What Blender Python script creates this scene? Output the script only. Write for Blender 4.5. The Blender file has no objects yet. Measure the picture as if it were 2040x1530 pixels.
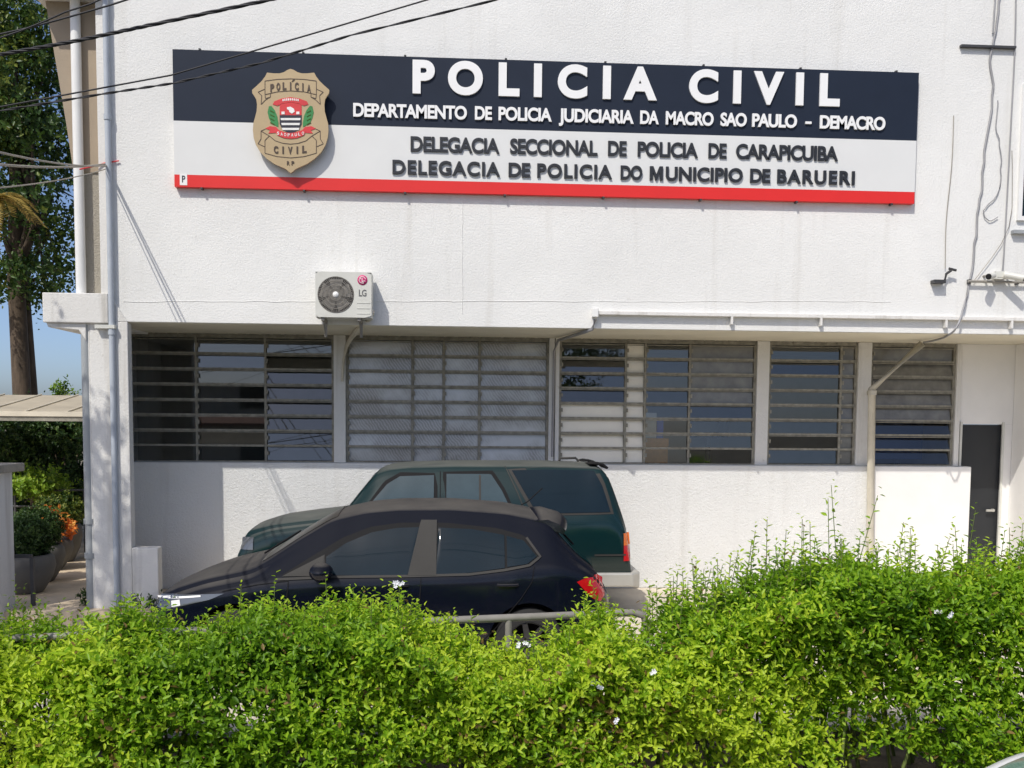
import bpy, bmesh, math, random
import numpy as np
from mathutils import Vector, Matrix
random.seed(7); rng = np.random.default_rng(11)
SC = bpy.context.scene; COL = SC.collection
# ------------------------------------------------------------------ camera
FPX, CH, YAW, PITCH, ROLL, PPX, PPY = 1900., 2.25, .0613, .0679, .0086, 1020., 964.
c_, s_ = math.cos, math.sin
FWD = np.array([s_(YAW)*c_(PITCH), c_(YAW)*c_(PITCH), -s_(PITCH)])
R0 = np.array([c_(YAW), -s_(YAW), 0.]); U0 = np.cross(R0, FWD)
RT = R0*c_(ROLL)+U0*s_(ROLL); UP = U0*c_(ROLL)-R0*s_(ROLL)
cam = bpy.data.objects.new('camera', bpy.data.cameras.new('camera')); COL.objects.link(cam)
cam.matrix_world = Matrix(((RT[0], UP[0], -FWD[0], 0), (RT[1], UP[1], -FWD[1], 0), (RT[2], UP[2], -FWD[2], CH), (0, 0, 0, 1)))
cam.data.sensor_width = 36; cam.data.lens = 36*FPX/2040
cam.data.shift_y = (PPY-765)/2040; cam.data.shift_x = -(PPX-1020)/2040
cam.data.clip_start = .05; cam.data.clip_end = 2000
SC.camera = cam
def PY(px, py, Y):
    v = FWD*FPX+RT*(px-PPX)-UP*(py-PPY); t = Y/v[1]; return np.array([v[0]*t, Y, CH+v[2]*t])
def PZ(px, py, Z):
    v = FWD*FPX+RT*(px-PPX)-UP*(py-PPY); t = (Z-CH)/v[2]; return np.array([v[0]*t, v[1]*t, Z])
# ------------------------------------------------------------------ light
SUNDIR = Vector((.6, 1., -1.4)).normalized()
el = math.asin(-SUNDIR.z); az = math.atan2(-SUNDIR.x, -SUNDIR.y)
W = bpy.data.worlds.new('World'); SC.world = W; W.use_nodes = True
nt = W.node_tree; nt.nodes.clear()
sky = nt.nodes.new('ShaderNodeTexSky'); sky.sky_type = 'NISHITA'; sky.sun_disc = False
sky.sun_elevation = el; sky.sun_rotation = az; sky.air_density = .6; sky.dust_density = 3.4; sky.ozone_density = 2.2; sky.altitude = 800
bg = nt.nodes.new('ShaderNodeBackground'); bg.inputs[1].default_value = .13
wo = nt.nodes.new('ShaderNodeOutputWorld'); nt.links.new(sky.outputs[0], bg.inputs[0]); nt.links.new(bg.outputs[0], wo.inputs[0])
sl = bpy.data.lights.new('sun', 'SUN'); sl.energy = 2.7; sl.angle = math.radians(.55); sl.color = (1, .95, .865)
so = bpy.data.objects.new('sun', sl); COL.objects.link(so); so.rotation_euler = SUNDIR.to_track_quat('-Z', 'Y').to_euler(); so.location = (-20, -30, 45)
SC.view_settings.view_transform = 'Standard'; SC.view_settings.look = 'None'; SC.view_settings.exposure = 0.34; SC.view_settings.gamma = 1
SC.cycles.max_bounces = 8; SC.cycles.transparent_max_bounces = 16
# ------------------------------------------------------------------ materials
def newmat(name):
    m = bpy.data.materials.new(name); m.use_nodes = True
    N = m.node_tree.nodes; L = m.node_tree.links
    return m, N, L, N['Principled BSDF'], N['Material Output']
def setin(b, **k):
    for n, v in k.items():
        n = n.replace('_', ' ')
        if n in b.inputs: b.inputs[n].default_value = v
def noise(N, L, scale, detail=4, vec=None, stretch=None, kind='Object', rough=.55):
    t = N.new('ShaderNodeTexNoise'); t.inputs['Scale'].default_value = scale; t.inputs['Detail'].default_value = detail; t.inputs['Roughness'].default_value = rough
    tc = N.new('ShaderNodeTexCoord'); o = tc.outputs[kind]
    if stretch:
        mp = N.new('ShaderNodeMapping'); mp.inputs['Scale'].default_value = stretch; L.new(o, mp.inputs[0]); o = mp.outputs[0]
    L.new(o, t.inputs['Vector']); return t.outputs['Fac']
def ramp(N, L, fac, stops):
    r = N.new('ShaderNodeValToRGB'); e = r.color_ramp.elements
    for i, (p, c) in enumerate(stops):
        if i >= 2: e.new(p)
        e[i].position = p; e[i].color = (c[0], c[1], c[2], 1)
    L.new(fac, r.inputs[0]); return r.outputs[0]
def mixc(N, L, fac, a, b, mode='MIX'):
    m = N.new('ShaderNodeMix'); m.data_type = 'RGBA'; m.blend_type = mode
    for sock, v in ((m.inputs[0], fac), (m.inputs[6], a), (m.inputs[7], b)):
        if hasattr(v, 'node'): L.new(v, sock)
        else: sock.default_value = v if not isinstance(v, tuple) else (*v[:3], 1)
    return m.outputs[2]
def bump(N, L, b, h, strength, dist=.01):
    bp = N.new('ShaderNodeBump'); bp.inputs['Strength'].default_value = strength; bp.inputs['Distance'].default_value = dist
    L.new(h, bp.inputs['Height']); L.new(bp.outputs[0], b.inputs['Normal'])
def mat(name, col, rough=.6, metal=0, var=.12, vscale=3., bumps=0, bscale=60, bdist=.01, stretch=None, spec=.5, **k):
    m, N, L, b, o = newmat(name); setin(b, Roughness=rough, Metallic=metal, **k)
    b.inputs['Specular IOR Level'].default_value = spec
    f = noise(N, L, vscale, 5, stretch=stretch)
    d = tuple(max(0, x*(1-var)) for x in col); e = tuple(min(1, x*(1+var)) for x in col)
    L.new(ramp(N, L, f, [(.3, d), (.7, e)]), b.inputs['Base Color'])
    if bumps: bump(N, L, b, noise(N, L, bscale, 5), bumps, bdist)
    return m
def stucco(name, col, coarse, stain=.26, stainc=(.45, .42, .36)):
    m, N, L, b, o = newmat(name); setin(b, Roughness=.85); b.inputs['Specular IOR Level'].default_value = .25
    f = noise(N, L, .7, 6); base = ramp(N, L, f, [(.3, tuple(x*.93 for x in col)), (.7, tuple(min(.9, x*1.03) for x in col))])
    st = noise(N, L, 1., 5, stretch=(6, 6, .35)); sm = ramp(N, L, st, [(.56, (0, 0, 0)), (.78, (stain,)*3)])
    sp = noise(N, L, 9., 4); sm2 = ramp(N, L, sp, [(.68, (0, 0, 0)), (.76, (stain*.7,)*3)])
    c = mixc(N, L, sm, base, stainc); c = mixc(N, L, sm2, c, stainc)
    L.new(c, b.inputs['Base Color'])
    if coarse:
        n1 = noise(N, L, 34, 8, rough=.8); n2 = noise(N, L, 90, 3)
        a = N.new('ShaderNodeMath'); a.operation = 'MULTIPLY_ADD'; L.new(n2, a.inputs[0]); a.inputs[1].default_value = .4; L.new(n1, a.inputs[2])
        bump(N, L, b, a.outputs[0], .75, .032)
    else:
        n1 = noise(N, L, 45, 6, rough=.65); n2 = noise(N, L, 2.2, 3)
        a = N.new('ShaderNodeMath'); a.operation = 'MULTIPLY_ADD'; L.new(n2, a.inputs[0]); a.inputs[1].default_value = 1.2; L.new(n1, a.inputs[2])
        bump(N, L, b, a.outputs[0], .55, .014)
    return m
def glassmat(name, tint, refl=.12, rough=.0):
    m, N, L, b, o = newmat(name); N.remove(b)
    t = N.new('ShaderNodeBsdfTransparent'); t.inputs[0].default_value = (*tint, 1)
    g = N.new('ShaderNodeBsdfGlossy'); g.inputs['Roughness'].default_value = rough; g.inputs[0].default_value = (.9, .93, .95, 1)
    fr = N.new('ShaderNodeFresnel'); fr.inputs[0].default_value = 1.5
    a = N.new('ShaderNodeMath'); a.operation = 'ADD'; L.new(fr.outputs[0], a.inputs[0]); a.inputs[1].default_value = refl; a.use_clamp = True
    mx = N.new('ShaderNodeMixShader'); L.new(a.outputs[0], mx.inputs[0]); L.new(t.outputs[0], mx.inputs[1]); L.new(g.outputs[0], mx.inputs[2])
    L.new(mx.outputs[0], o.inputs[0]); return m
def carpaint(name, col, dust, dcol=(.125, .116, .102), lo=.74, hi=.97):
    m, N, L, b, o = newmat(name); setin(b, Roughness=.1)
    ge = N.new('ShaderNodeNewGeometry'); sx = N.new('ShaderNodeSeparateXYZ'); L.new(ge.outputs['Normal'], sx.inputs[0])
    mr = N.new('ShaderNodeMapRange'); L.new(sx.outputs[2], mr.inputs[0]); mr.inputs[1].default_value = lo; mr.inputs[2].default_value = hi; mr.inputs[3].default_value = .0; mr.inputs[4].default_value = dust
    n = noise(N, L, 3, 6); r = ramp(N, L, n, [(.25, (.55,)*3), (.7, (1,)*3)])
    mu = N.new('ShaderNodeMath'); mu.operation = 'MULTIPLY'; L.new(mr.outputs[0], mu.inputs[0]); L.new(r, mu.inputs[1])
    # thin film of road dust everywhere
    n2 = noise(N, L, 1.3, 6); r2 = ramp(N, L, n2, [(.3, (.0,)*3), (.8, (.03*dust,)*3)])
    ad = N.new('ShaderNodeMath'); ad.operation = 'ADD'; ad.use_clamp = True; L.new(mu.outputs[0], ad.inputs[0]); L.new(r2, ad.inputs[1])
    L.new(mixc(N, L, ad.outputs[0], col, dcol), b.inputs['Base Color'])
    g2 = N.new('ShaderNodeMapRange'); L.new(sx.outputs[2], g2.inputs[0]); g2.inputs[1].default_value = .10; g2.inputs[2].default_value = .45; g2.inputs[4].default_value = min(1, dust*1.1)
    mxd = N.new('ShaderNodeMath'); mxd.operation = 'MAXIMUM'; L.new(ad.outputs[0], mxd.inputs[0]); L.new(g2.outputs[0], mxd.inputs[1])
    for nm, a0, a1 in (('Roughness', .10, .85), ('Specular IOR Level', .5, .03)):
        q = N.new('ShaderNodeMapRange'); L.new(mxd.outputs[0], q.inputs[0]); q.inputs[3].default_value = a0; q.inputs[4].default_value = a1; L.new(q.outputs[0], b.inputs[nm])
    return m
def leafmat(name, c0, c1, c2, trans=.4, dry=None):
    m, N, L, b, o = newmat(name); setin(b, Roughness=.42); b.inputs['Specular IOR Level'].default_value = .35
    at = N.new('ShaderNodeAttribute'); at.attribute_name = 'tint'
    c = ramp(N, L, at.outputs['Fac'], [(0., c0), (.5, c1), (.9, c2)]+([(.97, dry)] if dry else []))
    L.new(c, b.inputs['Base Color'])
    t = N.new('ShaderNodeBsdfTranslucent'); L.new(c, t.inputs[0])
    mx = N.new('ShaderNodeMixShader'); mx.inputs[0].default_value = trans
    L.new(b.outputs[0], mx.inputs[1]); L.new(t.outputs[0], mx.inputs[2]); L.new(mx.outputs[0], o.inputs[0]); return m
M = dict(
    wall=stucco('white_stucco', (.79, .79, .768), 0), rough=stucco('rough_white_stucco', (.865, .87, .855), 1, .2),
    smooth=mat('smooth_white_paint', (.82, .81, .79), .7, var=.03, bumps=.15, bscale=20),
    dirtywhite=stucco('weathered_white_paint', (.74, .73, .70), 0, .55, (.30, .27, .22)),
    pebble=stucco('pebble_dash', (.42, .39, .33), 1, .6, (.10, .09, .07)),
    soffit=mat('beige_soffit_paint', (.70, .66, .54), .8, var=.08, vscale=1.5, bumps=.2, bscale=40),
    tan=mat('tan_paint', (.34, .275, .20), .75, var=.08, vscale=2, bumps=.2, bscale=40),
    white=mat('white_plastic', (.78, .78, .76), .4, var=.05), offwhite=mat('off_white_enamel', (.62, .62, .57), .45, var=.06, vscale=6),
    pipegrey=mat('grey_pvc', (.33, .35, .36), .5, var=.1, vscale=5, stretch=(1, 1, .3)), pipebeige=mat('beige_pvc', (.60, .56, .46), .5, var=.12, vscale=4),
    pipeblue=mat('blue_grey_pvc', (.43, .47, .52), .5, var=.1),
    frame=mat('weathered_window_steel', (.26, .245, .20), .6, var=.3, vscale=14),
    dark=mat('black_rubber', (.012, .012, .013), .7, spec=.15), darkmetal=mat('dark_painted_steel', (.05, .05, .052), .5, var=.2),
    railgrey=mat('grey_painted_steel', (.26, .245, .22), .5, var=.15, vscale=6),
    navy=mat('navy_sign_panel', (.016, .023, .040), .5, var=.06, spec=.2), silver=mat('pale_grey_sign_panel', (.72, .725, .71), .4, var=.02),
    red=mat('red_sign_panel', (.72, .022, .017), .4, var=.03), letterw=mat('white_letter_acrylic', (.84, .84, .83), .4, var=.02),
    letterd=mat('charcoal_letter_acrylic', (.018, .02, .024), .45, var=.05),
    gold=mat('tan_badge_plate', (.46, .35, .20), .5, var=.05), badgeink=mat('brown_badge_ink', (.075, .05, .035), .6),
    badgered=mat('badge_red', (.62, .035, .04), .5), badgegreen=mat('badge_green', (.03, .22, .055), .5), badgewhite=mat('badge_white', (.8, .8, .78), .5), badgeblack=mat('badge_black', (.012, .014, .03), .5),
    magenta=mat('magenta_print', (.55, .03, .16), .5), greyink=mat('grey_print', (.12, .12, .12), .6),
    grille=mat('grey_grille', (.25, .235, .21), .5, var=.15), fan=mat('dark_fan', (.06, .055, .05), .6),
    glass=glassmat('window_glass', (.86, .88, .87), .06), meshglass=None,
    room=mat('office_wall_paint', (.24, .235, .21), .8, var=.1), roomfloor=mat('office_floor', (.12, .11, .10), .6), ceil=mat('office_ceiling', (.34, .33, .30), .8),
    cream=mat('cream_partition', (.86, .82, .72), .6, var=.04), card=mat('cardboard', (.52, .25, .07), .8, var=.2, vscale=8), bluep=mat('blue_plastic', (.02, .10, .55), .4),
    screen=mat('monitor_black', (.012, .013, .016), .25), bluescreen=mat('blue_monitor_face', (.03, .07, .20), .5),  # bluescreen is an even blue base colour for a monitor face
    wood=mat('brown_desk', (.14, .08, .05), .5, var=.2),
    asphalt=mat('asphalt', (.055, .054, .052), .9, var=.25, vscale=4, bumps=.5, bscale=120), concrete=mat('concrete', (.36, .34, .30), .85, var=.18, vscale=2.2, bumps=.3, bscale=60),
    kerb=mat('grey_kerb_concrete', (.17, .165, .15), .85, var=.25, vscale=3, bumps=.4, bscale=40),
    lot=mat('parking_concrete', (.66, .59, .48), .85, var=.16, vscale=1.6, bumps=.3, bscale=50), soil=mat('dry_soil', (.13, .10, .07), .95, var=.4, vscale=6, bumps=.8, bscale=30),
    ground=mat('bare_ground', (.16, .14, .10), .95, var=.3, vscale=.5), trunk=mat('bark', (.085, .062, .042), .9, var=.45, vscale=5, bumps=.8, bscale=18, stretch=(3, 3, .6)),
    stem=mat('hedge_stem', (.12, .085, .055), .8, var=.3, vscale=10), planter=mat('grey_clay_planter', (.12, .118, .112), .75, var=.12, vscale=4),
    door=mat('charcoal_door_paint', (.019, .021, .024), .5, var=.08), cable=mat('black_cable', (.012, .012, .016), .55), cablegrey=mat('grey_cable', (.30, .30, .31), .6), cablepale=mat('pale_cable', (.33, .30, .25), .6),
    paintnavy=carpaint('navy_car_paint', (.0028, .0045, .0115), .7), paintgreen=carpaint('dark_green_car_paint', (.003, .0195, .0225), .6, (.20, .20, .18)), paintwhite=carpaint('white_car_paint', (.75, .75, .74), .15),
    paintlow=carpaint('grey_green_lower_paint', (.012, .025, .024), .6, (.2, .19, .16)),
    dustglass=mat('dusty_windscreen', (.055, .05, .042), .3, var=.3, vscale=4), carglass=mat('tinted_car_glass', (.007, .016, .023), .04, var=.1, spec=.3), suvglass=mat('dusty_painted_sky_glass', (.045, .070, .080), .1, var=.15, spec=.5), greenglass=mat('green_windscreen_glass', (.10, .19, .135), .05, spec=.8),  # suvglass base colour holds a painted pale sky reflection besides dust
    trim=mat('satin_grey_pillar', (.042, .040, .037), .65, var=.12, spec=.25), chrome=mat('silver_bumper', (.50, .49, .45), .38, .35, var=.08), lens=mat('headlamp_lens', (.14, .15, .165), .06, .4, spec=.9),
    tail=mat('red_tail_lens', (.52, .008, .012), .12, spec=.8), amber=mat('amber_lens', (.75, .17, .02), .15), tyre=mat('tyre_rubber', (.018, .018, .018), .85), alloy=mat('alloy_rim', (.12, .12, .125), .3, .8),
    roofsheet=mat('translucent_roof_sheet', (.42, .37, .28), .6, var=.12, vscale=3), roofrib=mat('roof_rib', (.62, .57, .46), .6),
    tile=mat('terracotta_tile', (.22, .085, .05), .8, var=.25, vscale=8), ochre=mat('house_plaster', (.55, .50, .42), .85),
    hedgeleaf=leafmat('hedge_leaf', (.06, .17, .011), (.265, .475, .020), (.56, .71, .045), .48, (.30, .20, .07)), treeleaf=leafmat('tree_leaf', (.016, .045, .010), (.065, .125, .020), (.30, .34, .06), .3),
    bushleaf=leafmat('shrub_leaf', (.014, .04, .010), (.035, .08, .018), (.09, .15, .03), .25), limeleaf=leafmat('lime_leaf', (.08, .17, .015), (.2, .34, .025), (.36, .48, .05), .35),
    crotonleaf=leafmat('croton_leaf', (.45, .07, .02), (.75, .22, .04), (.85, .45, .10), .35), palmleaf=leafmat('palm_leaf', (.12, .10, .02), (.30, .22, .05), (.5, .36, .1), .3),
    frosted=mat('frosted_glass', (.17, .165, .145), .25, var=.25, vscale=6, spec=.8), paving=mat('tan_paving', (.60, .49, .35), .85, var=.2, vscale=2.5, bumps=.3, bscale=50), greenstem=mat('green_stem', (.13, .17, .04), .6, var=.2), petal=mat('white_petal', (.82, .82, .86), .6),
)
def meshglass():
    m, N, L, b, o = newmat('patterned_glass'); setin(b, Roughness=.12); b.inputs['Specular IOR Level'].default_value = 1.
    w = N.new('ShaderNodeTexWave'); w.inputs['Scale'].default_value = 9; w.inputs['Distortion'].default_value = 6; w.inputs['Detail'].default_value = 3
    tc = N.new('ShaderNodeTexCoord'); mp = N.new('ShaderNodeMapping'); mp.inputs['Rotation'].default_value = (0, .6, 0); L.new(tc.outputs['Object'], mp.inputs[0]); L.new(mp.outputs[0], w.inputs[0])
    big = noise(N, L, 1.3, 4); L.new(mixc(N, L, ramp(N, L, big, [(.42, (0, 0, 0)), (.62, (1, 1, 1))]), ramp(N, L, w.outputs['Fac'], [(.2, (.25, .25, .235)), (.8, (.34, .34, .325))]), (.50, .52, .53)), b.inputs['Base Color']); bump(N, L, b, noise(N, L, 70, 3), .25, .006); return m
M['meshglass'] = meshglass()
# ------------------------------------------------------------------ object helpers
def wloc(o):
    v = Vector((0, 0, 0))
    while o: v += o.location; o = o.parent
    return v
def tag(o, label=None, cat=None, group=None, kind=None):
    for k, v in (('label', label), ('category', cat), ('group', group), ('kind', kind)):
        if v: o[k] = v
    return o
def thing(name, label, cat, loc=(0, 0, 0), group=None):
    o = bpy.data.objects.new(name, None); o.empty_display_size = .1; COL.objects.link(o); o.location = [float(x) for x in loc]; return tag(o, label, cat, group)
class MB:
    def __init__(s): s.v = []; s.f = []; s.m = []; s.sm = []
    def add(s, vs, fs, m=0, smooth=False):
        n = len(s.v); s.v += [tuple(float(t) for t in p) for p in vs]; s.f += [tuple(n+i for i in f) for f in fs]; s.m += [m]*len(fs); s.sm += [smooth]*len(fs); return s
    def box(s, x0, x1, y0, y1, z0, z1, m=0):
        return s.add([(x0, y0, z0), (x1, y0, z0), (x1, y1, z0), (x0, y1, z0), (x0, y0, z1), (x1, y0, z1), (x1, y1, z1), (x0, y1, z1)],
                     [(0, 3, 2, 1), (4, 5, 6, 7), (0, 1, 5, 4), (1, 2, 6, 5), (2, 3, 7, 6), (3, 0, 4, 7)], m)
    def prism(s, poly, y0, y1, m=0):           # poly in (x, z), extruded along y
        n = len(poly); A = sum(poly[i][0]*poly[(i+1) % n][1]-poly[(i+1) % n][0]*poly[i][1] for i in range(n))
        if A < 0: poly = poly[::-1]
        return s.add([(p[0], y0, p[1]) for p in poly]+[(p[0], y1, p[1]) for p in poly],
                     [tuple(range(n)), tuple(range(2*n-1, n-1, -1))]+[(i, n+i, n+(i+1) % n, (i+1) % n) for i in range(n)], m)
    def tube(s, pts, r, seg=8, m=0, cap=True):
        P = [Vector([float(t) for t in p]) for p in pts]; n = len(P); rs = r if hasattr(r, '__len__') else [r]*n; vs = []
        for i in range(n):
            d = (P[min(i+1, n-1)]-P[max(i-1, 0)]).normalized(); a = d.cross(Vector((0, 0, 1)) if abs(d.z) < .95 else Vector((1, 0, 0))).normalized(); b = d.cross(a)
            vs += [P[i]+(a*math.cos(2*math.pi*k/seg)+b*math.sin(2*math.pi*k/seg))*rs[i] for k in range(seg)]
        fs = [(i*seg+k, i*seg+(k+1) % seg, (i+1)*seg+(k+1) % seg, (i+1)*seg+k) for i in range(n-1) for k in range(seg)]
        s.add(vs, fs, m, True)
        if cap: s.add(vs[:seg], [tuple(range(seg))], m); s.add(vs[-seg:], [tuple(range(seg-1, -1, -1))], m)
        return s
    def lathe(s, prof, c=(0, 0, 0), seg=24, axis='z', m=0):
        vs = []
        for r, h in prof:
            for k in range(seg):
                a = 2*math.pi*k/seg; p = (r*math.cos(a), r*math.sin(a), h) if axis == 'z' else (r*math.cos(a), h, r*math.sin(a))
                vs.append((c[0]+p[0], c[1]+p[1], c[2]+p[2]))
        n = len(prof); s.add(vs, [(i*seg+k, i*seg+(k+1) % seg, (i+1)*seg+(k+1) % seg, (i+1)*seg+k) for i in range(n-1) for k in range(seg)], m, True); return s
    def build(s, name, mats, parent=None, local=False, bevel=0, recalc=True):
        me = bpy.data.meshes.new(name); off = Vector((0, 0, 0)) if local or parent is None else wloc(parent)
        me.from_pydata([(a-off.x, b-off.y, c-off.z) for a, b, c in s.v], [], s.f)
        for m in (mats if isinstance(mats, (list, tuple)) else [mats]): me.materials.append(m)
        me.polygons.foreach_set('material_index', s.m); me.polygons.foreach_set('use_smooth', s.sm)
        if recalc:
            b = bmesh.new(); b.from_mesh(me); bmesh.ops.recalc_face_normals(b, faces=b.faces); b.to_mesh(me); b.free()
        me.update(); o = bpy.data.objects.new(name, me); COL.objects.link(o)
        if parent: o.parent = parent
        if bevel:
            bv = o.modifiers.new('edge', 'BEVEL'); bv.width = bevel; bv.segments = 2; bv.limit_method = 'ANGLE'
        return o
def struct(name, mb, m): return tag(mb.build(name, m), kind='structure')
_font = None
def textpts(body, spacing, bold):
    cu = bpy.data.curves.new('t', 'FONT'); cu.body = body; cu.size = 1; cu.space_character = spacing; cu.offset = bold; cu.extrude = .5; cu.resolution_u = 8
    o = bpy.data.objects.new('t', cu); COL.objects.link(o); dg = bpy.context.evaluated_depsgraph_get(); dg.update()
    me = bpy.data.meshes.new_from_object(o.evaluated_get(dg)); v = np.array([tuple(p.co) for p in me.vertices]); f = [tuple(p.vertices) for p in me.polygons]
    bpy.data.objects.remove(o); bpy.data.curves.remove(cu); bpy.data.meshes.remove(me); return v, f
_cap = {}
def text(mb, body, p0, x1, cap, y0, y1, bold=.02, m=0, slope=0., fitw=True, track=True):
    """lettering facing -Y: left baseline point p0 (x, z), right end x1, cap height cap, front y0, back y1"""
    if bold not in _cap: v, f = textpts('I', 1, bold); _cap[bold] = (v[:, 1].min(), v[:, 1].max())
    lo, hi = _cap[bold]; k = cap/(hi-lo); tw = x1-p0[0]; sp = 1.
    if track and len(body) > 1:
        w1 = np.ptp(textpts(body, 1, bold)[0][:, 0]); w2 = np.ptp(textpts(body, 1.5, bold)[0][:, 0]); sp = 1+.5*(tw/k-w1)/(w2-w1); sp = min(4, max(.93, sp))
    v, f = textpts(body, sp, bold); kx = tw/np.ptp(v[:, 0]) if fitw else k
    X = p0[0]+(v[:, 0]-v[:, 0].min())*kx; Z = p0[1]+(v[:, 1]-lo)*k+slope*(X-p0[0]); Y = np.where(v[:, 2] > 0, y0, y1)
    mb.add(list(zip(X, Y, Z)), f, m)
# fast leaf meshes ---------------------------------------------------------
def unit(a): return a/np.maximum(1e-9, np.linalg.norm(a, axis=-1, keepdims=True))
def leaves(name, base, dirv, nrm, length, width, tint, m, parent=None, fold=.25, droop=.15):
    n = len(base); d = unit(dirv); s = unit(np.cross(d, nrm)); u = np.cross(s, d); l = length[:, None]; w = width[:, None]
    fs = fold; V = np.empty((n, 6, 3))
    V[:, 0] = base; V[:, 3] = base+d*l-u*l*droop
    V[:, 1] = base+d*l*.33+s*w*.5+u*w*fs; V[:, 2] = base+d*l*.68+s*w*.42+u*w*fs*.8-u*l*droop*.5
    V[:, 5] = base+d*l*.33-s*w*.5+u*w*fs; V[:, 4] = base+d*l*.68-s*w*.42+u*w*fs*.8-u*l*droop*.5
    off = np.array(wloc(parent)) if parent else np.zeros(3)
    me = bpy.data.meshes.new(name); me.vertices.add(n*6); me.vertices.foreach_set('co', (V-off).astype(np.float32).ravel())
    idx = (np.arange(n)[:, None]*6+np.array([0, 1, 2, 3, 3, 4, 5, 0])[None]).ravel()
    me.loops.add(n*8); me.loops.foreach_set('vertex_index', idx.astype(np.int32)); me.polygons.add(n*2)
    me.polygons.foreach_set('loop_start', (np.arange(n*2)*4).astype(np.int32))
    me.update(calc_edges=True)
    at = me.attributes.new('tint', 'FLOAT', 'POINT'); at.data.foreach_set('value', np.repeat(np.clip(tint, 0, 1), 6).astype(np.float32))
    me.materials.append(m); o = bpy.data.objects.new(name, me); COL.objects.link(o)
    if parent: o.parent = parent
    return o
def shoots(org, dirs, lens, nleaf, ll, lw, tipbright=.5, curl=.35, basetint=None, spread=.8):
    """leaves set alternately along curved shoots -> arrays for leaves()"""
    n = len(org); k = nleaf; t = np.linspace(.12, 1, k)[None, :, None]; d = unit(dirs)[:, None, :]
    bend = rng.normal(0, curl, (n, 1, 3)); P = org[:, None]+lens[:, None, None]*(d*t+bend*t*t*.5); tang = unit(d+bend*t)
    a = np.cross(tang, rng.normal(0, 1, (n, 1, 3))); a = unit(a); b = np.cross(tang, a)
    ph = (np.arange(k)*2.4)[None, :, None]+rng.uniform(0, 6.28, (n, 1, 1)); rad = a*np.cos(ph)+b*np.sin(ph)
    ld = unit(rad*spread+tang*.55+rng.normal(0, .25, (n, k, 3))+np.array([0, 0, .12])); nr = unit(np.cross(np.cross(ld, tang), ld)+rng.normal(0, .3, (n, k, 3)))
    sz = rng.uniform(.7, 1.15, (n, k))*(1-.45*t[..., 0]**3)
    tt = (rng.uniform(0, .35, (n, 1)) if basetint is None else basetint[:, None])+tipbright*t[..., 0]**1.5+rng.normal(0, .09, (n, k))
    return P.reshape(-1, 3), ld.reshape(-1, 3), nr.reshape(-1, 3), (sz*ll).ravel(), (sz*lw).ravel(), tt.ravel()
def vnoise(p, f, seed=0):
    """cheap smooth 3-D noise in 0..1 from summed sines"""
    r = np.random.default_rng(seed); o = np.zeros(len(p))
    for i in range(7):
        k = r.normal(0, 1, 3)*f*(1+.35*i); o += np.sin(p@k+r.uniform(0, 6.28))/(1+.25*i)
    return .5+o/8.
# ================================================================== setting
YU, YL, YW = 11.3, 12.55, 12.7
mb = MB(); mb.add([(-400, -400, -.30), (400, -400, -.30), (400, 600, -.30), (-400, 600, -.30)], [(0, 1, 2, 3)]); struct('ground', mb, M['ground'])
mb = MB(); mb.add([(-60, -7.5, -.25), (60, -7.5, -.25), (60, 4.3, -.25), (-60, 4.3, -.25)], [(0, 1, 2, 3)]); struct('street', mb, M['asphalt'])
mb = MB(); mb.box(-60, 60, 4.3, 4.45, -.3, -.11, 0); struct('street_kerb', mb, M['kerb'])
mb = MB(); mb.box(-60, 60, 4.45, 5.05, -.3, -.13, 0); struct('pavement', mb, M['concrete'])
mb = MB(); mb.box(-60, 60, 5.05, 6.5, -.3, -.02, 0); struct('planting_bed', mb, M['soil'])
mb = MB(); mb.box(-60, 60, 6.5, 6.62, -.3, .06, 0); struct('bed_kerb', mb, M['kerb'])
mb = MB(); mb.add([(-2.9, 6.62, 0), (40, 6.62, 0), (40, 13, 0), (-2.9, 13, 0), (-3.7, 6.62, -.24), (-3.7, 11.27, -.24), (-2.9, 11.27, 0), (-40, 6.62, -.24), (-40, 11.27, -.24)],
    [(0, 1, 2, 3), (4, 0, 6, 5), (7, 4, 5, 8)]); struct('parking_lot', mb, M['lot'])
mb = MB(); mb.box(-40, -2.9, 11.1, 26, -.3, .004, 0); struct('walkway', mb, M['paving'])
mb = MB(); mb.box(-60, 60, -9.5, -7.5, -.3, -.12, 0); struct('far_pavement', mb, M['concrete'])
# ================================================================== police building
bld = thing('police_building', 'white two-storey police building with overhanging upper floor and louvred windows', 'building', (0, 12.5, 0))
mb = MB(); mb.box(-3.93, 13, YU, 18, 3.33, 9.5); mb.box(-4.2, -3.9301, YU+.2, 18, 3.33, 3.63); mb.build('upper_wall', M['wall'], bld)
mb = MB(); mb.box(-4.16, 13, YU+.01, 17.9, 3.322, 3.329); mb.build('soffit', M['soffit'], bld)
xe = PY(1935, 930, YL)[0]; xs = PY(1737, 930, YL)[0]
mb = MB(); mb.box(-4.165, xs, YL, YL+.19, 0, 1.655); mb.build('lower_wall', M['rough'], bld, bevel=.015)
mb = MB(); mb.box(xs, xe, YL-.004, YL+.19, 0, 1.655); mb.build('smooth_lower_wall', M['smooth'], bld, bevel=.01)
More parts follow.
